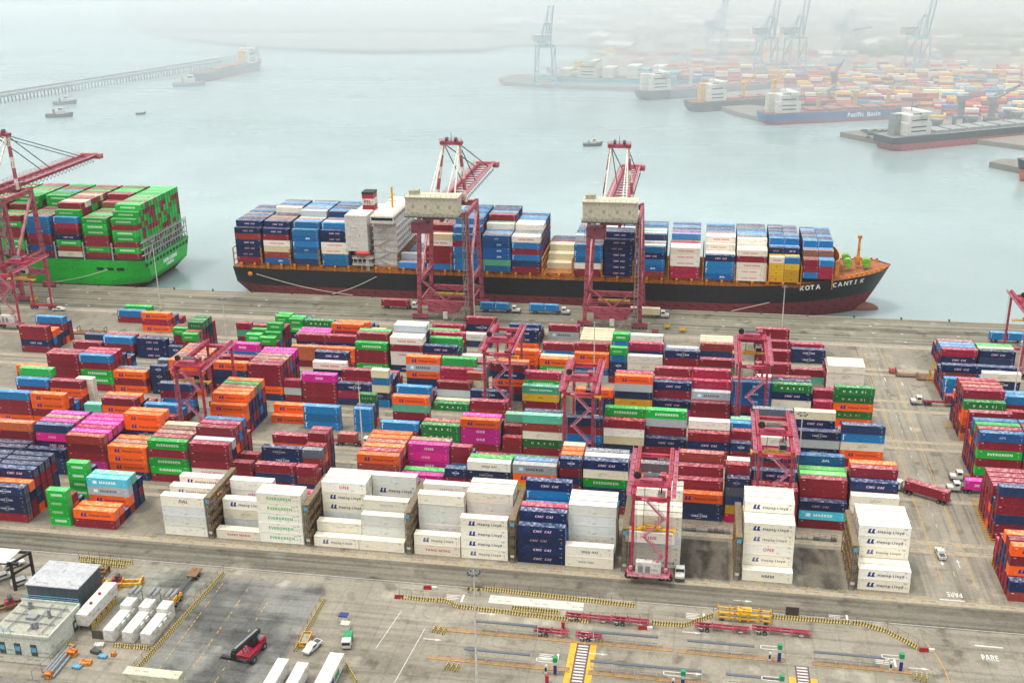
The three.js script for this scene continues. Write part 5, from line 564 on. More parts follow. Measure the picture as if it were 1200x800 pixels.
// ---------------------------------------------------------------- vehicles
function truck(label, x, z, ry, o = {}) { // local +x is forward; origin on the ground under the coupling
  const t = thing('terminal_truck', label, 'truck', [x, 0, z], ry, 'trucks working in the terminal'), body = o.body || mat.white;
  const c = B(); c.box(.9, .95, -1.2, 2.7, 2.1, 1.2); c.box(2.7, .95, -1.15, 4.2, 1.75, 1.15); const cm = c.mesh('cab', body, t); const cu = B(); cu.obox(V(1.75, 2.55, 0), V(.85, 0, 0), V(-.05, .48, 0), V(0, 0, 1.1)); cu.mesh('cab_roof', body, cm); const w = B(); w.box(2.62, 2.1, -1, 2.68, 2.9, 1); w.box(1.2, 2.15, 1.11, 2.4, 2.85, 1.13); w.box(1.2, 2.15, -1.13, 2.4, 2.85, -1.11); w.mesh('cab_window', mat.glass, cm); const bp = B(); bp.box(4.2, .6, -1.15, 4.4, 1.2, 1.15); bp.mesh('bumper', mat.dgrey, cm); B().box(-2.6, .8, -.5, 1, 1.1, .5).mesh('chassis', mat.dgrey, t); const ex = B(); ex.cyl([.75, 1, -.9], [.75, 3.3, -.9], .11); ex.mesh('exhaust', mat.steel, t);
  for (const s of [-1, 1]) { wheel(t, 3.3, .5, s * 1.0, .5, .35); wheel(t, -.6, .5, s * .95, .5, .6); wheel(t, -1.8, .5, s * .95, .5, .6); }
  if (o.trailer !== false) { const L = o.tl || 12.6, tr = B(); for (const s of [-1, 1]) tr.box(-L - .4, 1.1, s * .55 - .12, .2, 1.45, s * .55 + .12); for (let q = -L; q <= 0; q += 3) tr.box(q - .12, 1.15, -1.2, q + .12, 1.4, 1.2); const tm = tr.mesh('trailer_frame', o.tmat || mat.maroonT, t); for (const q of [-L + 1.3, -L + 2.6]) for (const s of [-1, 1]) wheel(t, q, .5, s * .95, .5, .6); const pl = B(); for (let q = -L + .8; q < -1; q += 3.2) pl.box(q, .9, 1.22, q + .7, 1.12, 1.26); pl.mesh('reflector_plates', mat.white, tm); }
  const ca = Math.cos(ry), sa = Math.sin(ry); for (const [q, len, code, kind] of o.load || []) { const lx = -(q), wx = x + ca * lx, wz = z - sa * lx; buildContainer({ len, h: 2.65, code, variant: 0, x: wx, y: 1.47, z: wz, ry, label: `${CODES[code][2]} ${len === 4 ? 'forty' : 'twenty'} foot container on ${kind}`, group: 'containers on trailers' }); }
  return t; }
const W = (px, py) => { const p = at(px, py, 0); return [p.x, p.z]; };
truck('white quay truck pulling a maroon box past the first quay crane', ...W(481, 362), 0, { load: [[6.3, 4, 'm', 'the quay truck by the first quay crane']] });
truck('white quay truck with two blue boxes between the quay cranes', ...W(598, 366), 0, { load: [[3.4, 2, 'b', 'the truck between the quay cranes'], [9.7, 2, 'b', 'the truck between the quay cranes']] });
truck('white quay truck with two blue boxes beside the second quay crane', ...W(656, 368), 0, { load: [[3.4, 2, 'b', 'the truck beside the second quay crane'], [9.7, 2, 'b', 'the truck beside the second quay crane']] });
truck('white truck under the second quay crane with a cream box', ...W(772, 372), 0, { load: [[5.6, 4, 'c', 'the truck under the second quay crane']] });
truck('white truck turning off the cross road with a short maroon box', ...W(1083, 474), Math.PI, { load: [[9.2, 2, 'm', 'the truck turning off the cross road']] });
truck('white truck leaving the right hand lane with pink and navy boxes', ...W(1128, 576), Math.PI, { load: [[3.4, 2, 'y', 'the truck leaving the lane'], [9.7, 2, 'n', 'the truck leaving the lane']] });
truck('white truck waiting beside the pink and navy loaded truck', ...W(1131, 563), Math.PI, { trailer: false });
truck('truck turning across the cross road with a long maroon box', ...W(1060, 576), 2.62, { load: [[6.3, 4, 'm', 'the truck turning across the cross road']] });
truck('white truck parked in the empty bay beside the front gantry crane', ...W(797, 672), -1.57, { trailer: false });
truck('white truck with dark green box in the lane behind the second block', ...W(640, 551), 0, { load: [[6.3, 4, 'u', 'the truck behind the second block']] });
truck('truck with long maroon box following in the lane behind the second block', ...W(598, 548), 0, { load: [[6.3, 4, 'm', 'the truck following behind the second block']] });
truck('truck with rust red box in the open lane beside blue boxes', ...W(424, 522), 0, { tl: 9, load: [[4.4, 2, 'r', 'the truck in the open lane']] });
truck('white truck with blue boxes on the apron beyond the cross road', ...W(1200, 402), 0, { load: [[3.4, 2, 'b', 'the apron truck beyond the cross road'], [9.7, 2, 'b', 'the apron truck beyond the cross road']] });
function pickup(name, label, x, z, ry, o = {}) { const t = thing(name, label, o.cat || 'pickup', [x, 0, z], ry, 'white light vehicles'); const L = 5.2; const prof = o.suv ? [[-2.6, .5], [2.5, .5], [2.6, .95], [1.4, 1.1], [.7, 1.75], [-2.3, 1.75], [-2.6, 1.1]] : [[-2.6, .5], [2.5, .5], [2.6, .95], [1.4, 1.1], [.8, 1.72], [-.6, 1.72], [-.75, 1.12], [-2.6, 1.12]]; const sh = new THREE.Shape(prof.map(([a, b]) => new THREE.Vector2(a, b))), g = new THREE.ExtrudeGeometry(sh, { depth: 1.66, bevelEnabled: true, bevelSize: .07, bevelThickness: .08, bevelSegments: 2 }); g.translate(0, 0, -.83); meshOf(g, 'body', mat.white, t); const w = B(); w.obox(V(1.14, 1.42, 0), V(.02, 0, 0), V(-.26, .27, 0), V(0, 0, .74)); const e = o.suv ? -2.1 : -.5; for (const s of [-1, 1]) w.box(e, 1.18, s * .93 - .015, .75, 1.6, s * .93 + .015); w.mesh('window', mat.glass, t); if (!o.suv) B().box(-2.5, 1.195, -.72, -.85, 1.2, .72).mesh('load_bed', mat.dgrey, t); for (const q of [-1.6, 1.6]) for (const s of [-1, 1]) wheel(t, q, .38, s * .82, .38, .24); const hl = B(); for (const s of [-1, 1]) hl.box(2.62, .78, s * .6 - .18, 2.69, .95, s * .6 + .18); hl.mesh('headlights', mat.steel, t); return t; }
pickup('pickup_truck', 'white pickup parked beside the yellow skip in the gate yard', ...W(366, 761), -1.9); pickup('pickup_truck', 'white pickup driving down the cross road', ...W(1102, 651), 1.64); pickup('suv_car', 'white car parked under the black canopy', ...W(26, 684), .85, { suv: 1, cat: 'car' }); pickup('suv_car', 'white car beside the black canopy post', ...W(4, 678), .85, { suv: 1, cat: 'car' }); pickup('suv_car', 'white van parked behind the other cars at the black canopy', ...W(16, 664), .9, { suv: 1, cat: 'car' }); pickup('pickup_truck', 'white pickup on the apron behind the blue and maroon stack', ...W(69, 364), .2);
{ // reach stacker
  const [x, z] = W(294, 768), t = thing('reach_stacker', 'crimson and black reach stacker in the oil stained yard', 'reach stacker', [x, 0, z], -1.72); const b = B(); b.box(-4, 1, -1.7, 3.2, 2.1, 1.7); b.box(-4.2, 1.2, -1.6, -2, 2.9, 1.6); b.mesh('chassis', R('#b3123c', .5), t); for (const [q, s] of [[2.3, 1.9], [2.3, -1.9], [-2.9, 1.5], [-2.9, -1.5]]) wheel(t, q, .9, s, .9, .9); const cb = B(); cb.box(-2, 2.1, -.9, -.2, 4, .9); const cm = cb.mesh('cab', mat.black, t); B().box(-.19, 2.6, -.8, -.16, 3.8, .8).mesh('cab_window', mat.glass, cm); B().beam([-4, 4.1, 0], [6.6, 5.3, 0], .95, 1).mesh('boom', mat.black, t); B().beam([-3.4, 4.75, 0], [5.8, 5.85, 0], .5, .12).mesh('boom_top_plate', mat.steel, t); const ly = B(); for (const s of [-1, 1]) ly.cyl([1.6, 1.8, s * .7], [2.9, 4.7, s * .4], .2, .2, 6); ly.mesh('lift_cylinder', mat.steel, t); const s = B(); s.box(6.2, 3.4, -3, 6.9, 4, 3); s.box(5.9, 3.6, -3.2, 7.2, 3.9, -2.7); s.box(5.9, 3.6, 2.7, 7.2, 3.9, 3.2); s.box(6.2, 4, -.5, 6.9, 5.4, .5); s.mesh('spreader', mat.black, t); B().box(-3.9, 2.9, -1.2, -2.2, 3.1, 1.2).mesh('engine_cover', mat.grey, t); }
// skeletal trailers parked by the gate
function skel(label, x, z, ry, L = 12.4, m = mat.maroonT) { const t = thing('skeletal_trailer', label, 'trailer', [x, 0, z], ry, 'skeletal trailers parked at the gate'); for (const s of [-1, 1]) B().box(-L / 2, 1, s * .55 - .13, L / 2, 1.4, s * .55 + .13).mesh('main_rail', m, t); for (const q of [-L / 2 + .3, -L / 2 + 4, 0, 2.4, L / 2 - .3]) B().box(q - .14, 1.05, -1.22, q + .14, 1.36, 1.22).mesh('cross_member', m, t); const pn = B(); pn.box(-L / 2 + 4.2, 1.36, -.5, -.3, 1.4, .5); pn.box(2.7, 1.36, -.5, L / 2 - .5, 1.4, .5); pn.mesh('deck_plate', R('#8d2038', .6), t); for (const q of [-L / 2 + 1.6, -L / 2 + 2.9]) for (const s of [-1, 1]) wheel(t, q, .5, s * .95, .5, .6); for (const s of [-1, 1]) B().beam([L / 2 - 2.4, 0, s * .7], [L / 2 - 2.4, 1, s * .7], .14).mesh('landing_leg', mat.dgrey, t); for (const q of [-L / 2 + 1.4, L / 2 - 2]) B().box(q - .5, .8, 1.23, q + .5, 1.1, 1.27).mesh('marker_plate', mat.white, t); return t; }
skel('maroon skeletal trailer behind the striped barriers, beside the concrete pad', ...W(690, 727), -.02, 11); skel('maroon skeletal trailer parked across the zebra crossing', ...W(646, 744), -.02, 8); skel('short maroon skeletal trailer right of the zebra crossing', ...W(690, 749), -.02, 6); skel('maroon skeletal trailer at the end of the parked line by the pad', ...W(738, 731), -.02, 9); skel('maroon skeletal trailer below the yellow spreader frame', ...W(846, 739), -.02, 12.4); skel('maroon skeletal trailer beyond the yellow spreader frame', ...W(915, 743), -.03, 13);
{ const [x, z] = W(872, 727), t = thing('spreader_frame', 'yellow lifting spreader frame lying behind the parked trailers', 'spreader', [x, 0, z], -.02); for (const s of [-1.1, 1.1]) for (const y of [1, 2.2]) B().box(-6.2, y, s - .16, 6.2, y + .32, s + .16).mesh('long_beam', mat.yellow, t); for (const q of [-6, -3.4, -.9, .9, 3.4, 6]) { const g = B(); g.box(q - .16, .6, -1.3, q + .16, .98, 1.3); g.box(q - .16, .98, -1.3, q + .16, 2.9, -1.12); g.box(q - .16, .98, 1.12, q + .16, 2.9, 1.3); g.mesh('cross_frame', mat.yellow, t); } B().box(-1.6, 2.52, -.9, 1.6, 3.2, .9).mesh('head_block', mat.yellow, t); const st = B(); for (const q of [-5, 5]) st.box(q - .4, 0, -1, q + .4, .6, 1); st.mesh('stand', mat.dgrey, t); }
// ---------------------------------------------------------------- striped concrete barriers
const stripeTex = (() => { const c = document.createElement('canvas'); c.width = 256; c.height = 64; const x = c.getContext('2d'); x.fillStyle = '#bfa95e'; x.fillRect(0, 0, 256, 64); x.fillStyle = '#433f36'; for (let k = -2; k < 5; k++) { x.beginPath(); x.moveTo(k * 85, 64); x.lineTo(k * 85 + 40, 64); x.lineTo(k * 85 + 66, 0); x.lineTo(k * 85 + 26, 0); x.fill(); } for (let k = 0; k < 200; k++) { x.fillStyle = `rgba(${rnd() > .5 ? '128,116,92' : '172,162,140'},${rr(.1, .5)})`; x.fillRect(rr(0, 256), rr(0, 64), rr(1, 9), rr(1, 6)); } const t = new THREE.CanvasTexture(c); t.colorSpace = THREE.SRGBColorSpace; t.wrapS = THREE.RepeatWrapping; t.magFilter = THREE.LinearFilter; return t; })();
const barMat = new THREE.MeshStandardMaterial({ map: stripeTex, roughness: .8 });
let bar0; function barrier(x, z, ry, label) { if (!bar0) { const g = new THREE.Group(); g.name = numbered('concrete_barrier'); const m = B(), L = .97, pr = [[.36, 0], [.36, .14], [.16, .42], [.11, .95]]; for (let k = 0; k < 3; k++) { const [a, b] = pr[k], [c, d] = pr[k + 1]; for (const s of [1, -1]) s > 0 ? m.quad(V(-L, b, a), V(L, b, a), V(L, d, c), V(-L, d, c), [0, b, 1, d]) : m.quad(V(L, b, -a), V(-L, b, -a), V(-L, d, -c), V(L, d, -c), [0, b, 1, d]); for (const s of [1, -1]) s > 0 ? m.quad(V(L, b, a), V(L, b, -a), V(L, d, -c), V(L, d, c), [0, 0, .3, .3]) : m.quad(V(-L, b, -a), V(-L, b, a), V(-L, d, c), V(-L, d, -c), [0, 0, .3, .3]); } m.quad(V(-L, .95, .11), V(L, .95, .11), V(L, .95, -.11), V(-L, .95, -.11), [0, .2, 1, .5]); m.mesh('barrier_body', barMat, g); tag(g, label, 'barrier', 'striped concrete barriers'); g.position.set(x, 0, z); g.rotation.y = ry; scene.add(g); bar0 = g; } else dup(bar0, [x, 0, z], ry, label, 'striped concrete barriers'); }
function barrierLine(pts, label) { const P = pts.map((p) => at(p[0], p[1], 0)); for (let k = 0; k + 1 < P.length; k++) { const a = P[k], b = P[k + 1], L = Math.hypot(b.x - a.x, b.z - a.z), n = Math.max(1, Math.round(L / 2.05)), ry = -Math.atan2(b.z - a.z, b.x - a.x); for (let i = 0; i < n; i++) { const q = (i + .5) / n; barrier(a.x + (b.x - a.x) * q + rr(-.05, .05), a.z + (b.z - a.z) * q + rr(-.08, .08), ry + rr(-.03, .03), label); } } }
barrierLine([[462, 700], [500, 704], [522, 705], [538, 712], [690, 730]], 'yellow and black barrier in the line below the concrete pad'); barrierLine([[566, 691], [620, 697], [745, 711]], 'yellow and black barrier in the line above the concrete pad'); barrierLine([[600, 713], [655, 719]], 'yellow and black barrier along the pad edge'); barrierLine([[764, 731], [802, 734], [836, 722]], 'yellow and black barrier beside the yellow spreader frame'); barrierLine([[905, 724], [985, 730], [1010, 732], [1040, 741], [1076, 760]], 'yellow and black barrier curving round the gate exit'); for (const [a, b] of [[509, 740], [524, 783], [1074, 795]]) for (let k = 0; k < 3; k++) { const p = at(a + k * 6, b - 1 + k * .8, 0); barrier(p.x, p.z + (k - 1) * .1, 1.4, 'yellow and black barrier at the head of a gate island'); }
barrierLine([[92, 655], [155, 661]], 'yellow and black barrier in the short row beside the perimeter road'); barrierLine([[94, 661], [148, 665]], 'yellow and black barrier in the second short row by the perimeter road'); barrierLine([[150, 796], [262, 672]], 'yellow and black barrier along the generator compound fence'); barrierLine([[132, 757], [176, 761]], 'yellow and black barrier in front of the generators');  barrierLine([[345, 764], [380, 703]], 'yellow and black barrier along the skip row'); barrierLine([[405, 778], [418, 800]], 'yellow and black barrier beside the parked white trailers');
// chain link fences
const meshTex = (() => { const c = document.createElement('canvas'); c.width = c.height = 64; const x = c.getContext('2d'); x.clearRect(0, 0, 64, 64); x.strokeStyle = '#fff'; x.lineWidth = 5; x.beginPath(); x.moveTo(0, 0); x.lineTo(64, 64); x.moveTo(64, 0); x.lineTo(0, 64); x.stroke(); const t = new THREE.CanvasTexture(c); t.wrapS = t.wrapT = THREE.RepeatWrapping; t.repeat.set(5, 5); return t; })();
const chain = new THREE.MeshStandardMaterial({ color: '#8a8a80', roughness: .6, alphaMap: meshTex, transparent: true, opacity: .5, side: THREE.DoubleSide, depthWrite: false });
function fence(pts, label, h = 2.4, step = 3) { const P = pts.map((p) => at(p[0], p[1], 0)), t = thing('chain_link_fence', label, 'fence', [0, 0, 0], 0, 'chain link fences'); for (let k = 0; k + 1 < P.length; k++) { const a = P[k], b = P[k + 1], L = Math.hypot(b.x - a.x, b.z - a.z), n = Math.max(1, Math.round(L / step)); for (let i = 0; i <= n; i++) { const q = i / n, x = a.x + (b.x - a.x) * q, z = a.z + (b.z - a.z) * q; B().cyl([x, 0, z], [x, h, z], .05, .05, 5).mesh('post', mat.brown, t); if (i < n) { const x2 = a.x + (b.x - a.x) * (i + 1) / n, z2 = a.z + (b.z - a.z) * (i + 1) / n; B().quad(V(x, .9, z), V(x2, .9, z2), V(x2, h - .1, z2), V(x, h - .1, z)).mesh('mesh_panel', chain, t); } } const r = B(); r.beam([a.x, h - .05, a.z], [b.x, h - .05, b.z], .05); r.mesh('top_rail', mat.brown, t); } return t; }
fence([[566, 690], [745, 710]], 'fence standing on the barrier line above the concrete pad'); fence([[150, 795], [262, 671]], 'fence along the generator compound'); fence([[345, 763], [380, 702]], 'fence along the skip row'); fence([[905, 723], [985, 729], [1040, 740], [1076, 759]], 'fence curving round the gate exit'); fence([[692, 727], [764, 730]], 'fence behind the parked skeletal trailers'); fence([[836, 720], [905, 724]], 'fence behind the yellow spreader frame'); fence([[468, 699], [496, 702]], 'short fence at the head of the barrier line'); fence([[92, 653], [155, 659]], 'fence on the short barrier row beside the perimeter road'); fence([[38, 797], [90, 752]], 'fence beside the pipe store');
// ---------------------------------------------------------------- gate islands: slim canopies, kiosks
function canopy(label, x0, x1, z) { const t = thing('lane_canopy', label, 'canopy', [0, 0, 0], 0, 'slim canopies on the gate islands'); const n = Math.max(2, Math.round((x1 - x0) / 4.8)); for (let k = 0; k <= n; k++) { const x = x0 + (x1 - x0) * k / n; B().box(x - .07, .15, z - .07, x + .07, 2.9, z + .07).mesh('post', mat.white, t); } for (let k = 0; k < n * 2; k++) { const a = x0 + (x1 - x0) * k / (n * 2), b = x0 + (x1 - x0) * (k + 1) / (n * 2) - .06; const g = B(); g.obox(V((a + b) / 2, 3.02, z), V((b - a) / 2, 0, 0), V(0, .035, 0), V(0, .12, .55)); g.mesh('roof_panel', G('#66707a', .4), t); } const r = B(); r.box(x0, 2.62, z - .05, x1, 2.74, z + .05); r.box(x0, 1.2, z - .04, x1, 1.28, z + .04); r.mesh('rail', mat.steel, t); const bo = B(); for (let x = x0 + 1.6; x < x1; x += 3.2) bo.cyl([x, .14, z + .5], [x, 1.1, z + .5], .09, .09, 6); bo.mesh('guard_posts', mat.yellow, t); bo; return t; }
canopy('slim grey canopy left of the zebra crossing on the inner island', -47, -32.6, -213.4); canopy('slim grey canopy right of the zebra crossing on the inner island', -19.8, -5.2, -213.4); canopy('slim grey canopy below the maroon trailers and yellow frame', 1.2, 16, -213.2); canopy('slim grey canopy on the island beside the gate exit', 28.6, 43.6, -213.2); canopy('slim grey canopy left of the zebra crossing on the outer island', -47.4, -32.6, -202.7); canopy('slim grey canopy right of the zebra crossing on the outer island', -19.4, 4.6, -202.6); canopy('slim grey canopy left of the second crossing on the outer island', 9.6, 21, -202.4); canopy('slim grey canopy beyond the second crossing on the outer island', 30, 50, -202.3);
function kiosk(label, px, py) { const [x, z] = W(px, py), t = thing('gate_kiosk', label, 'kiosk', [x, .14, z], 0, 'gate kiosks with green topped pillars'); B().box(.55, 0, -.35, 1.25, 3.4, .35).mesh('pillar', mat.white, t); B().box(.52, .2, .36, 1.28, 2.5, .4).mesh('pillar_face', mat.blue, t); B().box(.4, 3.4, -.5, 1.4, 4.5, .5).mesh('pillar_top', mat.green, t); B().box(-1.5, 0, -.3, -.85, 2.1, .3).mesh('terminal', mat.white, t); B().box(-1.4, .7, .31, -.95, 1.7, .34).mesh('terminal_screen', mat.glass, t); const g = B(); g.box(-3.2, 3.3, -.7, .5, 3.42, -.5); g.box(-3.2, 3.3, .5, .5, 3.42, .7); g.box(-3.3, 3.3, -.7, -3.1, 3.42, .7); g.beam([-1.2, 2.1, 0], [-3.1, 3.35, .5], .12); g.mesh('hood_frame', mat.white, t); B().cyl([-.2, 0, .2], [-.2, .7, .2], .16, .05, 8).mesh('safety_cone', mat.orange, t); return t; }
kiosk('gate kiosk with green top beside the zebra crossing', 646, 790); kiosk('gate kiosk with green top left of the second crossing', 908, 775); kiosk('gate kiosk with green top at the gate exit', 1050, 786); kiosk('gate kiosk with green top in front of the trailers on the outer island', 795, 806); kiosk('gate kiosk with green top on the outer island by the second crossing', 910, 812);
for (const [px, py, lab] of [[468, 701, 'red water barrier at the head of the barrier line'], [501, 690, 'red water barrier beside the perimeter road'], [1083, 763, 'red water barrier ending the curved line'], [753, 737, 'red block beside the parked trailers']]) { const [x, z] = W(px, py), t = thing('water_barrier', lab, 'barrier', [x, 0, z], .1); const g = B(); g.box(-1, 0, -.3, 1, .4, .3); g.box(-.95, .4, -.16, .95, .95, .16); g.mesh('plastic_shell', mat.red, t); B().box(1.05, 0, -.28, 2.3, .7, .28).mesh('white_block', mat.white, t); }
{ const [x, z] = W(928, 725), t = thing('notice_board', 'black back of a notice board beside the curved barriers', 'sign', [x, 0, z]); for (const s of [-1.2, 1.2]) B().box(s - .08, 0, -.08, s + .08, 1.2, .08).mesh('post', mat.dgrey, t); B().box(-1.5, 1.0, -.06, 1.5, 3.2, .06).mesh('panel', M('#3a2f2a', .7), t); }
for (const [px, py, lab] of [[660, 737, 'small red portable cabin post by the zebra crossing'], [641, 800, 'red hydrant box beside the crossing']]) { const [x, z] = W(px, py), t = thing('red_post', lab, 'post', [x, 0, z]); B().box(-.35, 0, -.35, .35, 1.8, .35).mesh('shaft', mat.red, t); B().box(-.42, 1.8, -.42, .42, 2, .42).mesh('cap', mat.red, t); }
{ const [x, z] = W(556, 696), t = thing('chevron_board', 'yellow and black chevron board beside the tall gate mast', 'sign', [x, 0, z]); for (const s of [-1.4, 1.4]) B().box(s - .06, 0, -.06, s + .06, 1.2, .06).mesh('post', mat.dgrey, t); B().box(-1.9, 1.0, -.05, 1.9, 1.8, .05, [0, 0, 1, .8]).mesh('panel', barMat, t); }
// yellow hurdle barriers along the cross road
for (const [a, b, lab] of [[[1144, 588], [1162, 636], 'yellow steel hurdles beside the pink loaded truck lane'], [[1166, 660], [1188, 694], 'yellow steel hurdles beside the orange and maroon stack'], [[1090, 448], [1098, 428], 'yellow steel hurdles at the far right block'], [[1112, 502], [1132, 488], 'yellow steel hurdles below the orange end stack'], [[1118, 556], [1136, 560], 'yellow steel hurdles beside the parked truck']]) { const p = at(...a, 0), q = at(...b, 0), t = thing('steel_hurdles', lab, 'barrier', [0, 0, 0], 0, 'yellow steel hurdles by the cross road'); const L = Math.hypot(q.x - p.x, q.z - p.z), n = Math.max(2, Math.round(L / 1.3)); for (let k = 0; k <= n; k++) { const f = k / n, x = p.x + (q.x - p.x) * f, z = p.z + (q.z - p.z) * f, g = B(); g.beam([x - 1.2, 1.1, z], [x + 1.2, 1.1, z], .1); g.beam([x - 1.2, .6, z], [x + 1.2, .6, z], .08); g.beam([x - 1.2, 0, z], [x - 1.2, 1.1, z], .1); g.beam([x + 1.2, 0, z], [x + 1.2, 1.1, z], .1); g.mesh('hurdle', mat.yellow, t); } }
// ---------------------------------------------------------------- workshop corner
{ const t = thing('plant_room', 'pale concrete plant building with ducts on its flat roof', 'building', [-146.4, 0, -195.6]); const wm = G('#d6dccd', .8); B().box(-7.6, 0, -6.6, 7, 5.2, 6.6).mesh('wall', wm, t); B().box(-7.5, 5.2, -6.5, 6.9, 5.3, 6.5).mesh('roof', G('#b7b7a6', .9), t); const pa = B(); pa.box(-7.8, 5.2, 6.5, 7.2, 5.9, 6.8); pa.box(6.9, 5.2, -6.5, 7.2, 5.9, 6.5); pa.box(-7.8, 5.2, -6.8, 7.2, 5.9, -6.5); pa.mesh('parapet', wm, t); for (const x of [-4.8, -1.0, 3]) { const d = B().box(x - .75, .4, 6.61, x + .75, 3.4, 6.68).mesh('louvre_door', mat.dgrey, t); B().box(x - .6, 1.4, 6.69, x + .6, 2.6, 6.71).mesh('louvre', mat.lblue, d); } const sd = B().box(7.01, .2, -4.8, 7.08, 3.1, -3).mesh('side_door', mat.dgrey, t); B().box(7.09, 1.3, -4.2, 7.12, 2.5, -3.5).mesh('door_sign', mat.white, sd); for (const [x, z, r, h] of [[-3.6, -3.8, .55, 2], [2.2, 3.2, .5, 1.8], [1.4, 3.6, .35, 1.6], [2.9, -1, .45, 2.2]]) B().cyl([x, 5.3, z], [x, 5.3 + h, z], r, r * .8, 10).mesh('vent_stack', mat.grey, t); const pp = B(); for (const z of [-4.2, -1.2, 1.8]) pp.beam([-6.6, 5.7, z], [5.8, 5.7, z], .22); for (const x of [-4, 1, 4.6]) pp.beam([x, 5.75, -5.6], [x, 5.75, 5], .2); pp.mesh('roof_pipes', mat.steel, t); const r = B(); r.rail([[-7.4, 5.9, -6.6], [7, 5.9, -6.6]], 1.1, .09, 1.8); r.rail([[-7.4, 5.9, 6.6], [-2, 5.9, 6.6]], 1.1, .09, 1.6); r.mesh('roof_railing', mat.lblue, t); B().box(-2.2, 5.3, -1.2, .2, 6, .6).mesh('air_unit', mat.steel, t); B().box(-9.4, 0, 6.9, 9.6, .25, 9.2).mesh('apron_slab', mat.conc, t); }
{ const t = thing('grey_shed', 'dark grey clad shed with a light flat roof', 'shed', [-148.4, 0, -211.2]); const n = 9; for (let k = 0; k < n; k++) { B().box(-6.6 + k * 13.2 / n, 0, 5.1, -6.6 + (k + 1) * 13.2 / n - .04, 7, 5.2).mesh('cladding_panel', G(k % 2 ? '#5b6a72' : '#56646c', .5), t); } for (let k = 0; k < 7; k++) B().box(6.5, 0, -5.1 + k * 10.2 / 7, 6.6, 7, -5.1 + (k + 1) * 10.2 / 7 - .04).mesh('cladding_panel', G(k % 2 ? '#46545c' : '#4c5a62', .5), t); B().box(-6.5, 0, -5.1, 6.49, 6.98, 5.09).mesh('core', mat.dgrey, t); const rf = B(); rf.obox(V(0, 7.2, 0), V(6.9, 0, 0), V(0, .1, 0), V(0, .0, 5.5)); rf.mesh('roof', G('#c3c6c8', .5), t); }
{ const t = thing('steel_canopy', 'black steel canopy portal with white roof sheet', 'canopy', [-166, 0, -215.4]); for (const [x, z] of [[2.4, 2.2], [4.2, -3.2], [-6, 2.2], [-6, -3.2]]) B().box(x - .3, 0, z - .3, x + .3, 8, z + .3).mesh('post', mat.black, t); for (const z of [2.2, -3.2]) { B().box(-7, 7.4, z - .3, 4.4, 8, z + .3).mesh('beam', mat.black, t); } B().beam([2.4, 4.6, 2.2], [4.2, 4.6, -3.2], .5).mesh('tie', mat.black, t); B().beam([2.4, 7.7, 2.2], [4.2, 7.7, -3.2], .5).mesh('tie', mat.black, t); B().box(-7.6, 8, -3.6, 1.6, 8.14, 2.8).mesh('roof_sheet', mat.white, t); }
// white long housing on legs with yellow scaffold
{ const t = thing('raised_housing', 'long white housing on legs beside the grey shed', 'housing', [-137.6, 0, -206.6]); B().box(-1.5, 1.7, -7, 1.5, 4.7, 7).mesh('body', mat.white, t); for (const z of [-6, -2, 2, 6]) for (const s of [-1.2, 1.2]) B().box(s - .12, 0, z - .12, s + .12, 1.7, z + .12).mesh('leg', mat.dgrey, t); for (const z of [-1.6, 2.4]) B().cyl([0, 4.7, z], [0, 5.2, z], .4, .3, 8).mesh('roof_vent', mat.red, t); const s = B(); for (let k = 0; k < 5; k++) { s.rail([[1.9, .2 + k * .0, -5 + k * 2.4], [1.9, .2, -3.4 + k * 2.4]], 1.5, .12, .8); } s.mesh('scaffold', mat.yellow, t); B().box(-1.2, 2, 7, 1.2, 4.4, 7.06).mesh('end_door', mat.white, t); }
[[-129.6, 'white generator container next to the raised housing'], [-124.9, 'white generator container in the middle of the three'], [-120.4, 'white generator container next to the compound fence']].forEach(([x, lab]) => { const t = thing('generator_container', lab, 'generator', [x, 0, -202.8], 0, 'white generator containers'); B().box(-1.3, .2, -6, 1.3, 3.2, 6).mesh('housing', mat.white, t); for (const z of [-3, -.6, 1.8]) B().box(1.3, 1.9, z - .7, 1.75, 2.9, z + .7).mesh('air_hood', mat.white, t); B().box(-1.35, 3.2, -6, 1.35, 4.3, -2.4).mesh('roof_plenum', mat.white, t); for (const s of [-.65, .65]) { const g = B(); g.cyl([s, 4.9, -9.4], [s, 4.9, -6.2], .5, .5, 12); g.cyl([s, 4.9, -9.8], [s, 4.9, -9.4], .2, .45, 10); g.mesh('silencer', mat.steel, t); } const st = B(); for (const s of [-1.1, 1.1]) st.beam([s, 0, -8.6], [s, 4.5, -8.6], .14); st.beam([-1.1, 4.4, -8.6], [1.1, 4.4, -8.6], .14); st.mesh('silencer_stand', mat.steel, t); B().box(-1.1, .5, 6, 1.1, 2.9, 6.05).mesh('end_door', mat.white, t); });
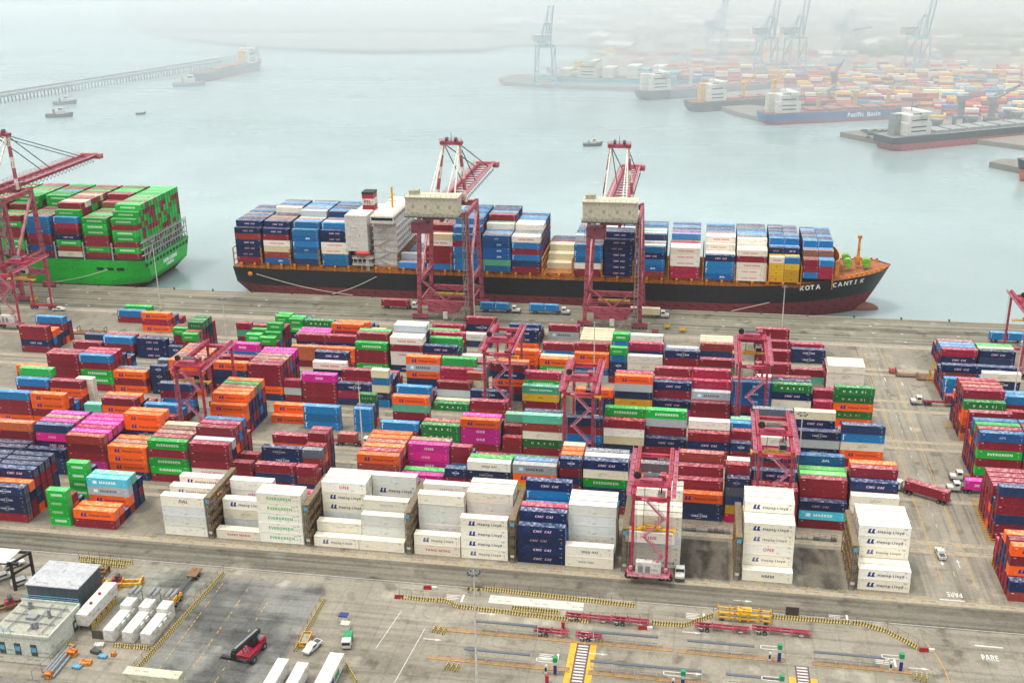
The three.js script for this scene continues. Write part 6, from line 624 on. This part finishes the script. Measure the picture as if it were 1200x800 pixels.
{ const [x, z] = W(214, 694), t = thing('yellow_tractor', 'yellow terminal tractor coupled to a bare flat trailer', 'tractor', [x, 0, z], 1.58); const b = B(); b.box(-7, .9, -1.2, -2.6, 1.9, 1.2); b.box(-6.8, 1.9, -1.1, -4.8, 2.5, 1.1); b.mesh('body', mat.yellow, t); B().box(-4.6, 1.9, -.8, -3.2, 3.2, .8).mesh('cab', R('#a8462f', .6), t); for (const q of [-6, -3.4]) for (const s of [-1, 1]) wheel(t, q, .6, s * 1.1, .6, .5); B().box(-2.6, .9, -.45, 6, 1.25, .45).mesh('trailer_spine', mat.dgrey, t); B().box(5, 1.25, -1.3, 9, 1.5, 1.3).mesh('trailer_deck', mat.wood, t); for (const q of [6, 7.4]) for (const s of [-1, 1]) wheel(t, q, .5, s, .5, .5); const fr = B(); fr.beam([-7, 1.5, .9], [-10.6, 1, .7], .5); fr.beam([-7, 1.5, -.9], [-10.6, 1, -.7], .5); fr.mesh('fork_arms', mat.white, t); }
// heap of yellow lifting gear
[[92, 676, .3, 'yellow lifting spreader with dark drive heads behind the grey shed'], [118, 688, -.3, 'yellow lifting spreader lying nearest the raised housing'], [138, 686, .2, 'yellow lifting beam at the end of the gear heap'], [108, 672, .1, 'rusty lifting frame at the back of the gear heap'], [12, 712, .7, 'brown and yellow scrap frame beside the plant building']].forEach(([px, py, ry, lab], k) => { const [x, z] = W(px, py), t = thing('lifting_gear', lab, 'lifting gear', [x, 0, z], ry, 'heap of lifting gear'); const m = k === 3 || k === 4 ? mat.brown : mat.yellow, L = 4 + k % 3; for (const s of [-1, 1]) B().box(-L, .4, s * .9 - .2, L, 1.1, s * .9 + .2).mesh('beam', m, t); for (const q of [-L + .3, -1, 1, L - .3]) B().box(q - .25, .5, -1.4, q + .25, 1.4, 1.4).mesh('cross_piece', m, t); B().box(-1.1, 1.4, -.9, 1, 2.3, .8).mesh('head_block', k % 2 ? m : mat.maroonT, t); for (const q of [-L, L]) B().cyl([q, 0, -1.1], [q, 1.9, -1.1], .35, .3, 8).mesh('flipper', m, t); const w = B(); w.cyl([.2, 2.7, -.8], [.2, 2.7, .8], .5, .5, 10); w.mesh('drum', mat.dgrey, t); });
// pipe store and pallets
{ const [x, z] = W(72, 778); for (let k = 0; k < 7; k++) { const t = thing('steel_pipe', 'grey steel pipe lying in the pipe store', 'pipe', [x - 1.6 + (k % 4) * .8, 0, z - (k > 3 ? .5 : 0)], .12, 'grey steel pipes in the store'); const y = k > 3 ? .95 : .36; B().cyl([.3, y, -5 + rr(-1, 1)], [-.6, y, 5], .34, .34, 10).mesh('tube', mat.steel, t); }
  [[84, 768, 'orange', 2.2, 1.3, 1.6, 'orange crate at the head of the pipe store'], [100, 778, 'orange', 2.6, .6, 1.6, 'flat orange crate on the pallets'], [57, 794, 'orange', 1.6, 1.3, 1.5, 'orange crate at the foot of the pipe store'], [112, 765, 'dgrey', 2.4, .7, 1.2, 'dark tarpaulin bundle beside the crates'], [90, 782, 'lblue', 2, .4, 1.4, 'pale blue sheet pallet'], [120, 770, 'lblue', 2, .4, 1.2, 'pale blue sheet pallet behind the bundle'], [83, 757, 'yellow', 2, .5, 1, 'yellow pallet near the plant building'], [133, 768, 'orange', 1, .8, 1, 'small orange box beside the generators'], [116, 757, 'white', 2.2, .5, 1.4, 'white bags on a pallet by the black screen']].forEach(([px, py, m, a, h, b, lab]) => { const [X2, Z2] = W(px, py), t = thing('crate', lab, 'crate', [X2, 0, Z2], rr(-.2, .2)); B().box(-a / 2, 0, -b / 2, a / 2, .14, b / 2).mesh('pallet', mat.wood, t); B().box(-a / 2 + .05, .14, -b / 2 + .05, a / 2 - .05, h + .14, b / 2 - .05).mesh('load', mat[m], t); const s = B(); for (const q of [-a * .3, a * .3]) s.box(q - .05, .13, -b / 2 + .03, q + .05, h + .155, b / 2 - .03); s.mesh('strap', mat.dgrey, t); }); }
{ const [x, z] = W(118, 749), t = thing('screen_wall', 'dark screen wall in front of the generators', 'screen', [x, 0, z]); for (const s of [-2, 0, 2]) B().box(s - .08, 0, -.08, s + .08, 2.4, .08).mesh('post', mat.dgrey, t); for (const s of [-2, 0]) B().box(s + .08, .1, -.03, s + 1.92, 2.3, .03).mesh('panel', M('#4a463a', .8), t); }
// yellow skip, white trailers and small yard things
{ const [x, z] = W(358, 752), t = thing('yellow_skip', 'yellow steel skip beside the fence', 'skip', [x, 0, z], .1); const g = B(); g.box(-1, .2, -2.2, 1, 1.3, -2.05); g.box(-1, .2, 2.05, 1, 1.3, 2.2); g.box(-1, .2, -2.05, -.88, 1.3, 2.05); g.box(.88, .2, -2.05, 1, 1.3, 2.05); g.box(-1, .1, -2.2, 1, .2, 2.2); g.mesh('shell', mat.yellow, t); B().box(-.86, .2, -2, .86, .9, 2).mesh('rubble', mat.conc, t); }
const vanG = 'white box trailers parked nose in'; [[332, 771, 'plain white box trailer nearest the reach stacker'], [355, 775.5, 'plain white box trailer in the middle of the parked three'], [395, 764.5, 'white box trailer with blue and green print on its side']].forEach(([px, py, lab], k) => { const pt = at(px, py, 3.94), x = pt.x, z = pt.z + 6.4; const t = thing('box_trailer', lab, 'trailer', [x, 0, z], 0, vanG), w = k === 2 ? 1.6 : 1.3; B().box(-w, 1.1, -6.4, w, 3.9, 6.4).mesh('box_body', mat.white, t); B().box(-w + .05, 3.9, -6.3, w - .05, 3.94, 6.3).mesh('roof', mat.white, t); B().box(-.6, .8, -6, .6, 1.1, 6).mesh('frame', mat.dgrey, t); for (const q of [3.6, 4.9]) for (const s of [-1, 1]) wheel(t, s * 1.0, .5, q, .5, .4, 'x'); const d = B(); for (const s of [-1, 1]) d.box(s * w * .5 - w * .46, 1.2, -6.46, s * w * .5 + w * .46, 3.8, -6.41); d.mesh('rear_door', mat.white, t); if (k === 2) { const p = B(); p.box(w, 1.5, 1, w + .02, 3.2, 4); p.mesh('blue_print', mat.blue, t); B().box(w, 1.6, -2.4, w + .02, 3, .6).mesh('green_print', mat.green, t); } });
{ const [x, z] = W(181, 806), t = thing('cream_trailer', 'cream box trailer roof beside the compound fence', 'trailer', [x, 0, z], 0); B().box(-6.4, 1.1, -1.35, 6.4, 4, 1.35).mesh('box_body', mat.cream, t); B().box(-6.3, 4, -1.3, 6.3, 4.05, 1.3).mesh('roof', mat.cream, t); for (const q of [-4.6, -3.2, 4]) for (const s of [-1, 1]) wheel(t, q, .5, s, .5, .4); B().box(-6, .8, -.6, 6, 1.1, .6).mesh('frame', mat.dgrey, t); }
[[403, 727, 'small blue and white guard box in the gate yard', mat.blue], [405, 737, 'cream covered cart near the guard box', mat.cream]].forEach(([px, py, lab, m]) => { const [x, z] = W(px, py), t = thing('guard_box', lab, 'booth', [x, 0, z]); B().box(-.9, 0, -.7, .9, 1.5, .7).mesh('body', mat.white, t); B().box(-1.05, 1.5, -.85, 1.05, 1.75, .85).mesh('roof', m, t); });
{ const [x, z] = W(407, 756), t = thing('service_cart', 'white and green service vehicle beside the parked trailers', 'vehicle', [x, 0, z], -1.4); B().box(-2.6, .6, -1, .2, 2.2, 1).mesh('green_body', mat.green, t); B().box(.2, .6, -1, 2, 2.3, 1).mesh('cab', mat.white, t); B().box(1.4, 1.4, -.9, 2.04, 2.1, .9).mesh('windscreen', mat.glass, t); for (const q of [-1.8, 1.2]) for (const s of [-1, 1]) wheel(t, q, .42, s * .9, .42, .28); }
// low block barrier at the back of the empty reefer bays
for (const [x0, x1, lab] of [[-2, 11, 'row of grey blocks behind the empty bay at the front crane'], [27, 39, 'row of grey blocks behind the empty bay at the cross road']]) { const t = thing('kerb_blocks', lab, 'blocks', [0, 0, -266.9], 0, 'grey block rows behind the empty bays'); for (let x = x0; x < x1; x += 1.5) B().box(x, 0, -.5, x + 1.35, rr(.5, .9), .5).mesh('block', pick([mat.grey, mat.conc, G('#6e6a66', .9)]), t); const r = B(); r.rail([[x0, .9, .2], [x1, .9, .2]], 1, .08, 1.6); r.mesh('railing', G('#a56a72', .7), t); }
// quay furniture
for (let k = 0; k < 22; k++) { const x = -290 + k * 18.6, t = thing('bollard', 'dark mooring bollard on the quay edge', 'bollard', [x, .16, -448.8], 0, 'bollards along the quay edge'); B().cyl([0, 0, 0], [0, .6, 0], .32, .26, 8).mesh('shaft', mat.dgrey, t); B().cyl([0, .6, 0], [0, .85, 0], .48, .4, 8).mesh('cap', mat.dgrey, t); }
for (let k = 0; k < 26; k++) { const x = -296 + k * 15.4, t = thing('quay_fender', 'black rubber fender on the quay wall', 'fender', [x, -1.9, -449.9], 0, 'rubber fenders along the quay wall'); B().cyl([0, -1, 0], [0, 1.4, 0], .5, .5, 10).mesh('rubber', mat.tyre, t); }
function line(label, a, b, sag) { const t = thing('mooring_line', label, 'rope', [0, 0, 0], 0, 'mooring lines'); const pts = []; for (let k = 0; k <= 10; k++) { const q = k / 10; pts.push(V(a[0] + (b[0] - a[0]) * q, a[1] + (b[1] - a[1]) * q - sag * Math.sin(Math.PI * q), a[2] + (b[2] - a[2]) * q)); } meshOf(new THREE.TubeGeometry(new THREE.CatmullRomCurve3(pts), 14, .11, 4), 'rope', M('#c9c4b4', .8), t); }
line('mooring line from the black ship\'s stern to the quay', [-196, 7.5, -453.3], [-150, .8, -448.8], 1.2); line('second stern mooring line of the black ship beside the deckhouse', [-140, 8.5, -453.2], [-160, .8, -448.8], .8); line('long bow mooring line of the black ship', [70, 13.5, -467], [14, .8, -448.8], 1); line('stern mooring line of the green ship', [-268, 6.8, -453.4], [-296, .8, -448.8], .8);
for (const [px, py, lab, m] of [[800, 389, 'yellow work platform on the apron', mat.yellow], [782, 385, 'small yellow frame beside the work platform', mat.yellow], [768, 391, 'red bin behind the cream boxes', mat.red], [1046, 437, 'red marker standing on the open corner', mat.red], [338, 376, 'small yellow frame on the apron behind the green boxes', mat.yellow], [40, 353, 'yellow frame on the apron near the green ship', mat.yellow]]) { const [x, z] = W(px, py), t = thing('work_platform', lab, 'platform', [x, 0, z]); for (const [a, b] of [[-1, -1], [1, -1], [1, 1], [-1, 1]]) B().box(a - .1, 0, b - .1, a + .1, 1.8, b + .1).mesh('leg', m, t); B().box(-1.2, 1.0, -1.2, 1.2, 1.2, 1.2).mesh('deck', m, t); const r = B(); r.rail([[-1.1, 1.2, 1.1], [1.1, 1.2, 1.1], [1.1, 1.2, -1.1]], 1, .1, 1); r.mesh('railing', m, t); }
for (const [px, py] of [[92, 391], [108, 389], [1070, 441], [1095, 445]]) { const [x, z] = W(px, py); const t = thing('flat_rack', 'empty brown flat rack lying in the open yard', 'flat rack', [x, 0, z], .03, 'empty flat racks'); B().box(-6, .3, -1.2, 6, .6, 1.2).mesh('base', mat.brown, t); for (const q of [-5.8, 5.8]) { const g = B(); g.box(q - .1, .6, -1.2, q + .1, 2.4, -1); g.box(q - .1, .6, 1, q + .1, 2.4, 1.2); g.box(q - .1, 2.2, -1.2, q + .1, 2.4, 1.2); g.mesh('end_frame', mat.brown, t); } }
// ---------------------------------------------------------------- translucent low cloud shells, added so that haze thickens towards the far shore
{ const geo = new THREE.SphereGeometry(1, 64, 32);
  for (const [z, x, rx, ry, rz, op, y, n] of [[-800, 0, 1500, 62, 150, .09, 2, 2], [-910, -200, 1700, 96, 150, .1, 3, 2], [-1060, 100, 1900, 124, 170, .15, 4, 2], [-1270, -100, 2100, 140, 200, .22, 6, 1], [-1520, 100, 2400, 150, 240, .3, 8, 1], [-1880, 0, 2800, 160, 300, .36, 10, 1], [-2350, 0, 3200, 100, 380, .3, 14, 1]]) for (let k = 0; k < n; k++) {
    const cm = new THREE.MeshPhysicalMaterial({ color: '#e0e8ea', roughness: 1, transparent: true, opacity: op / n, transmission: .5, thickness: 0, ior: 1.01, depthWrite: false, side: THREE.DoubleSide }), s = 1 - k * .3;
    const c = meshOf(geo, 'cloud', cm, null); c.castShadow = false; c.position.set(x, y, z); c.scale.set(rx, ry * s, rz * s); tag(c, 'translucent cloud shell added for haze towards the far shore', 'cloud', 'cloud shells added for haze over the far shore', 'structure'); } }
renderer.render(scene, camera);
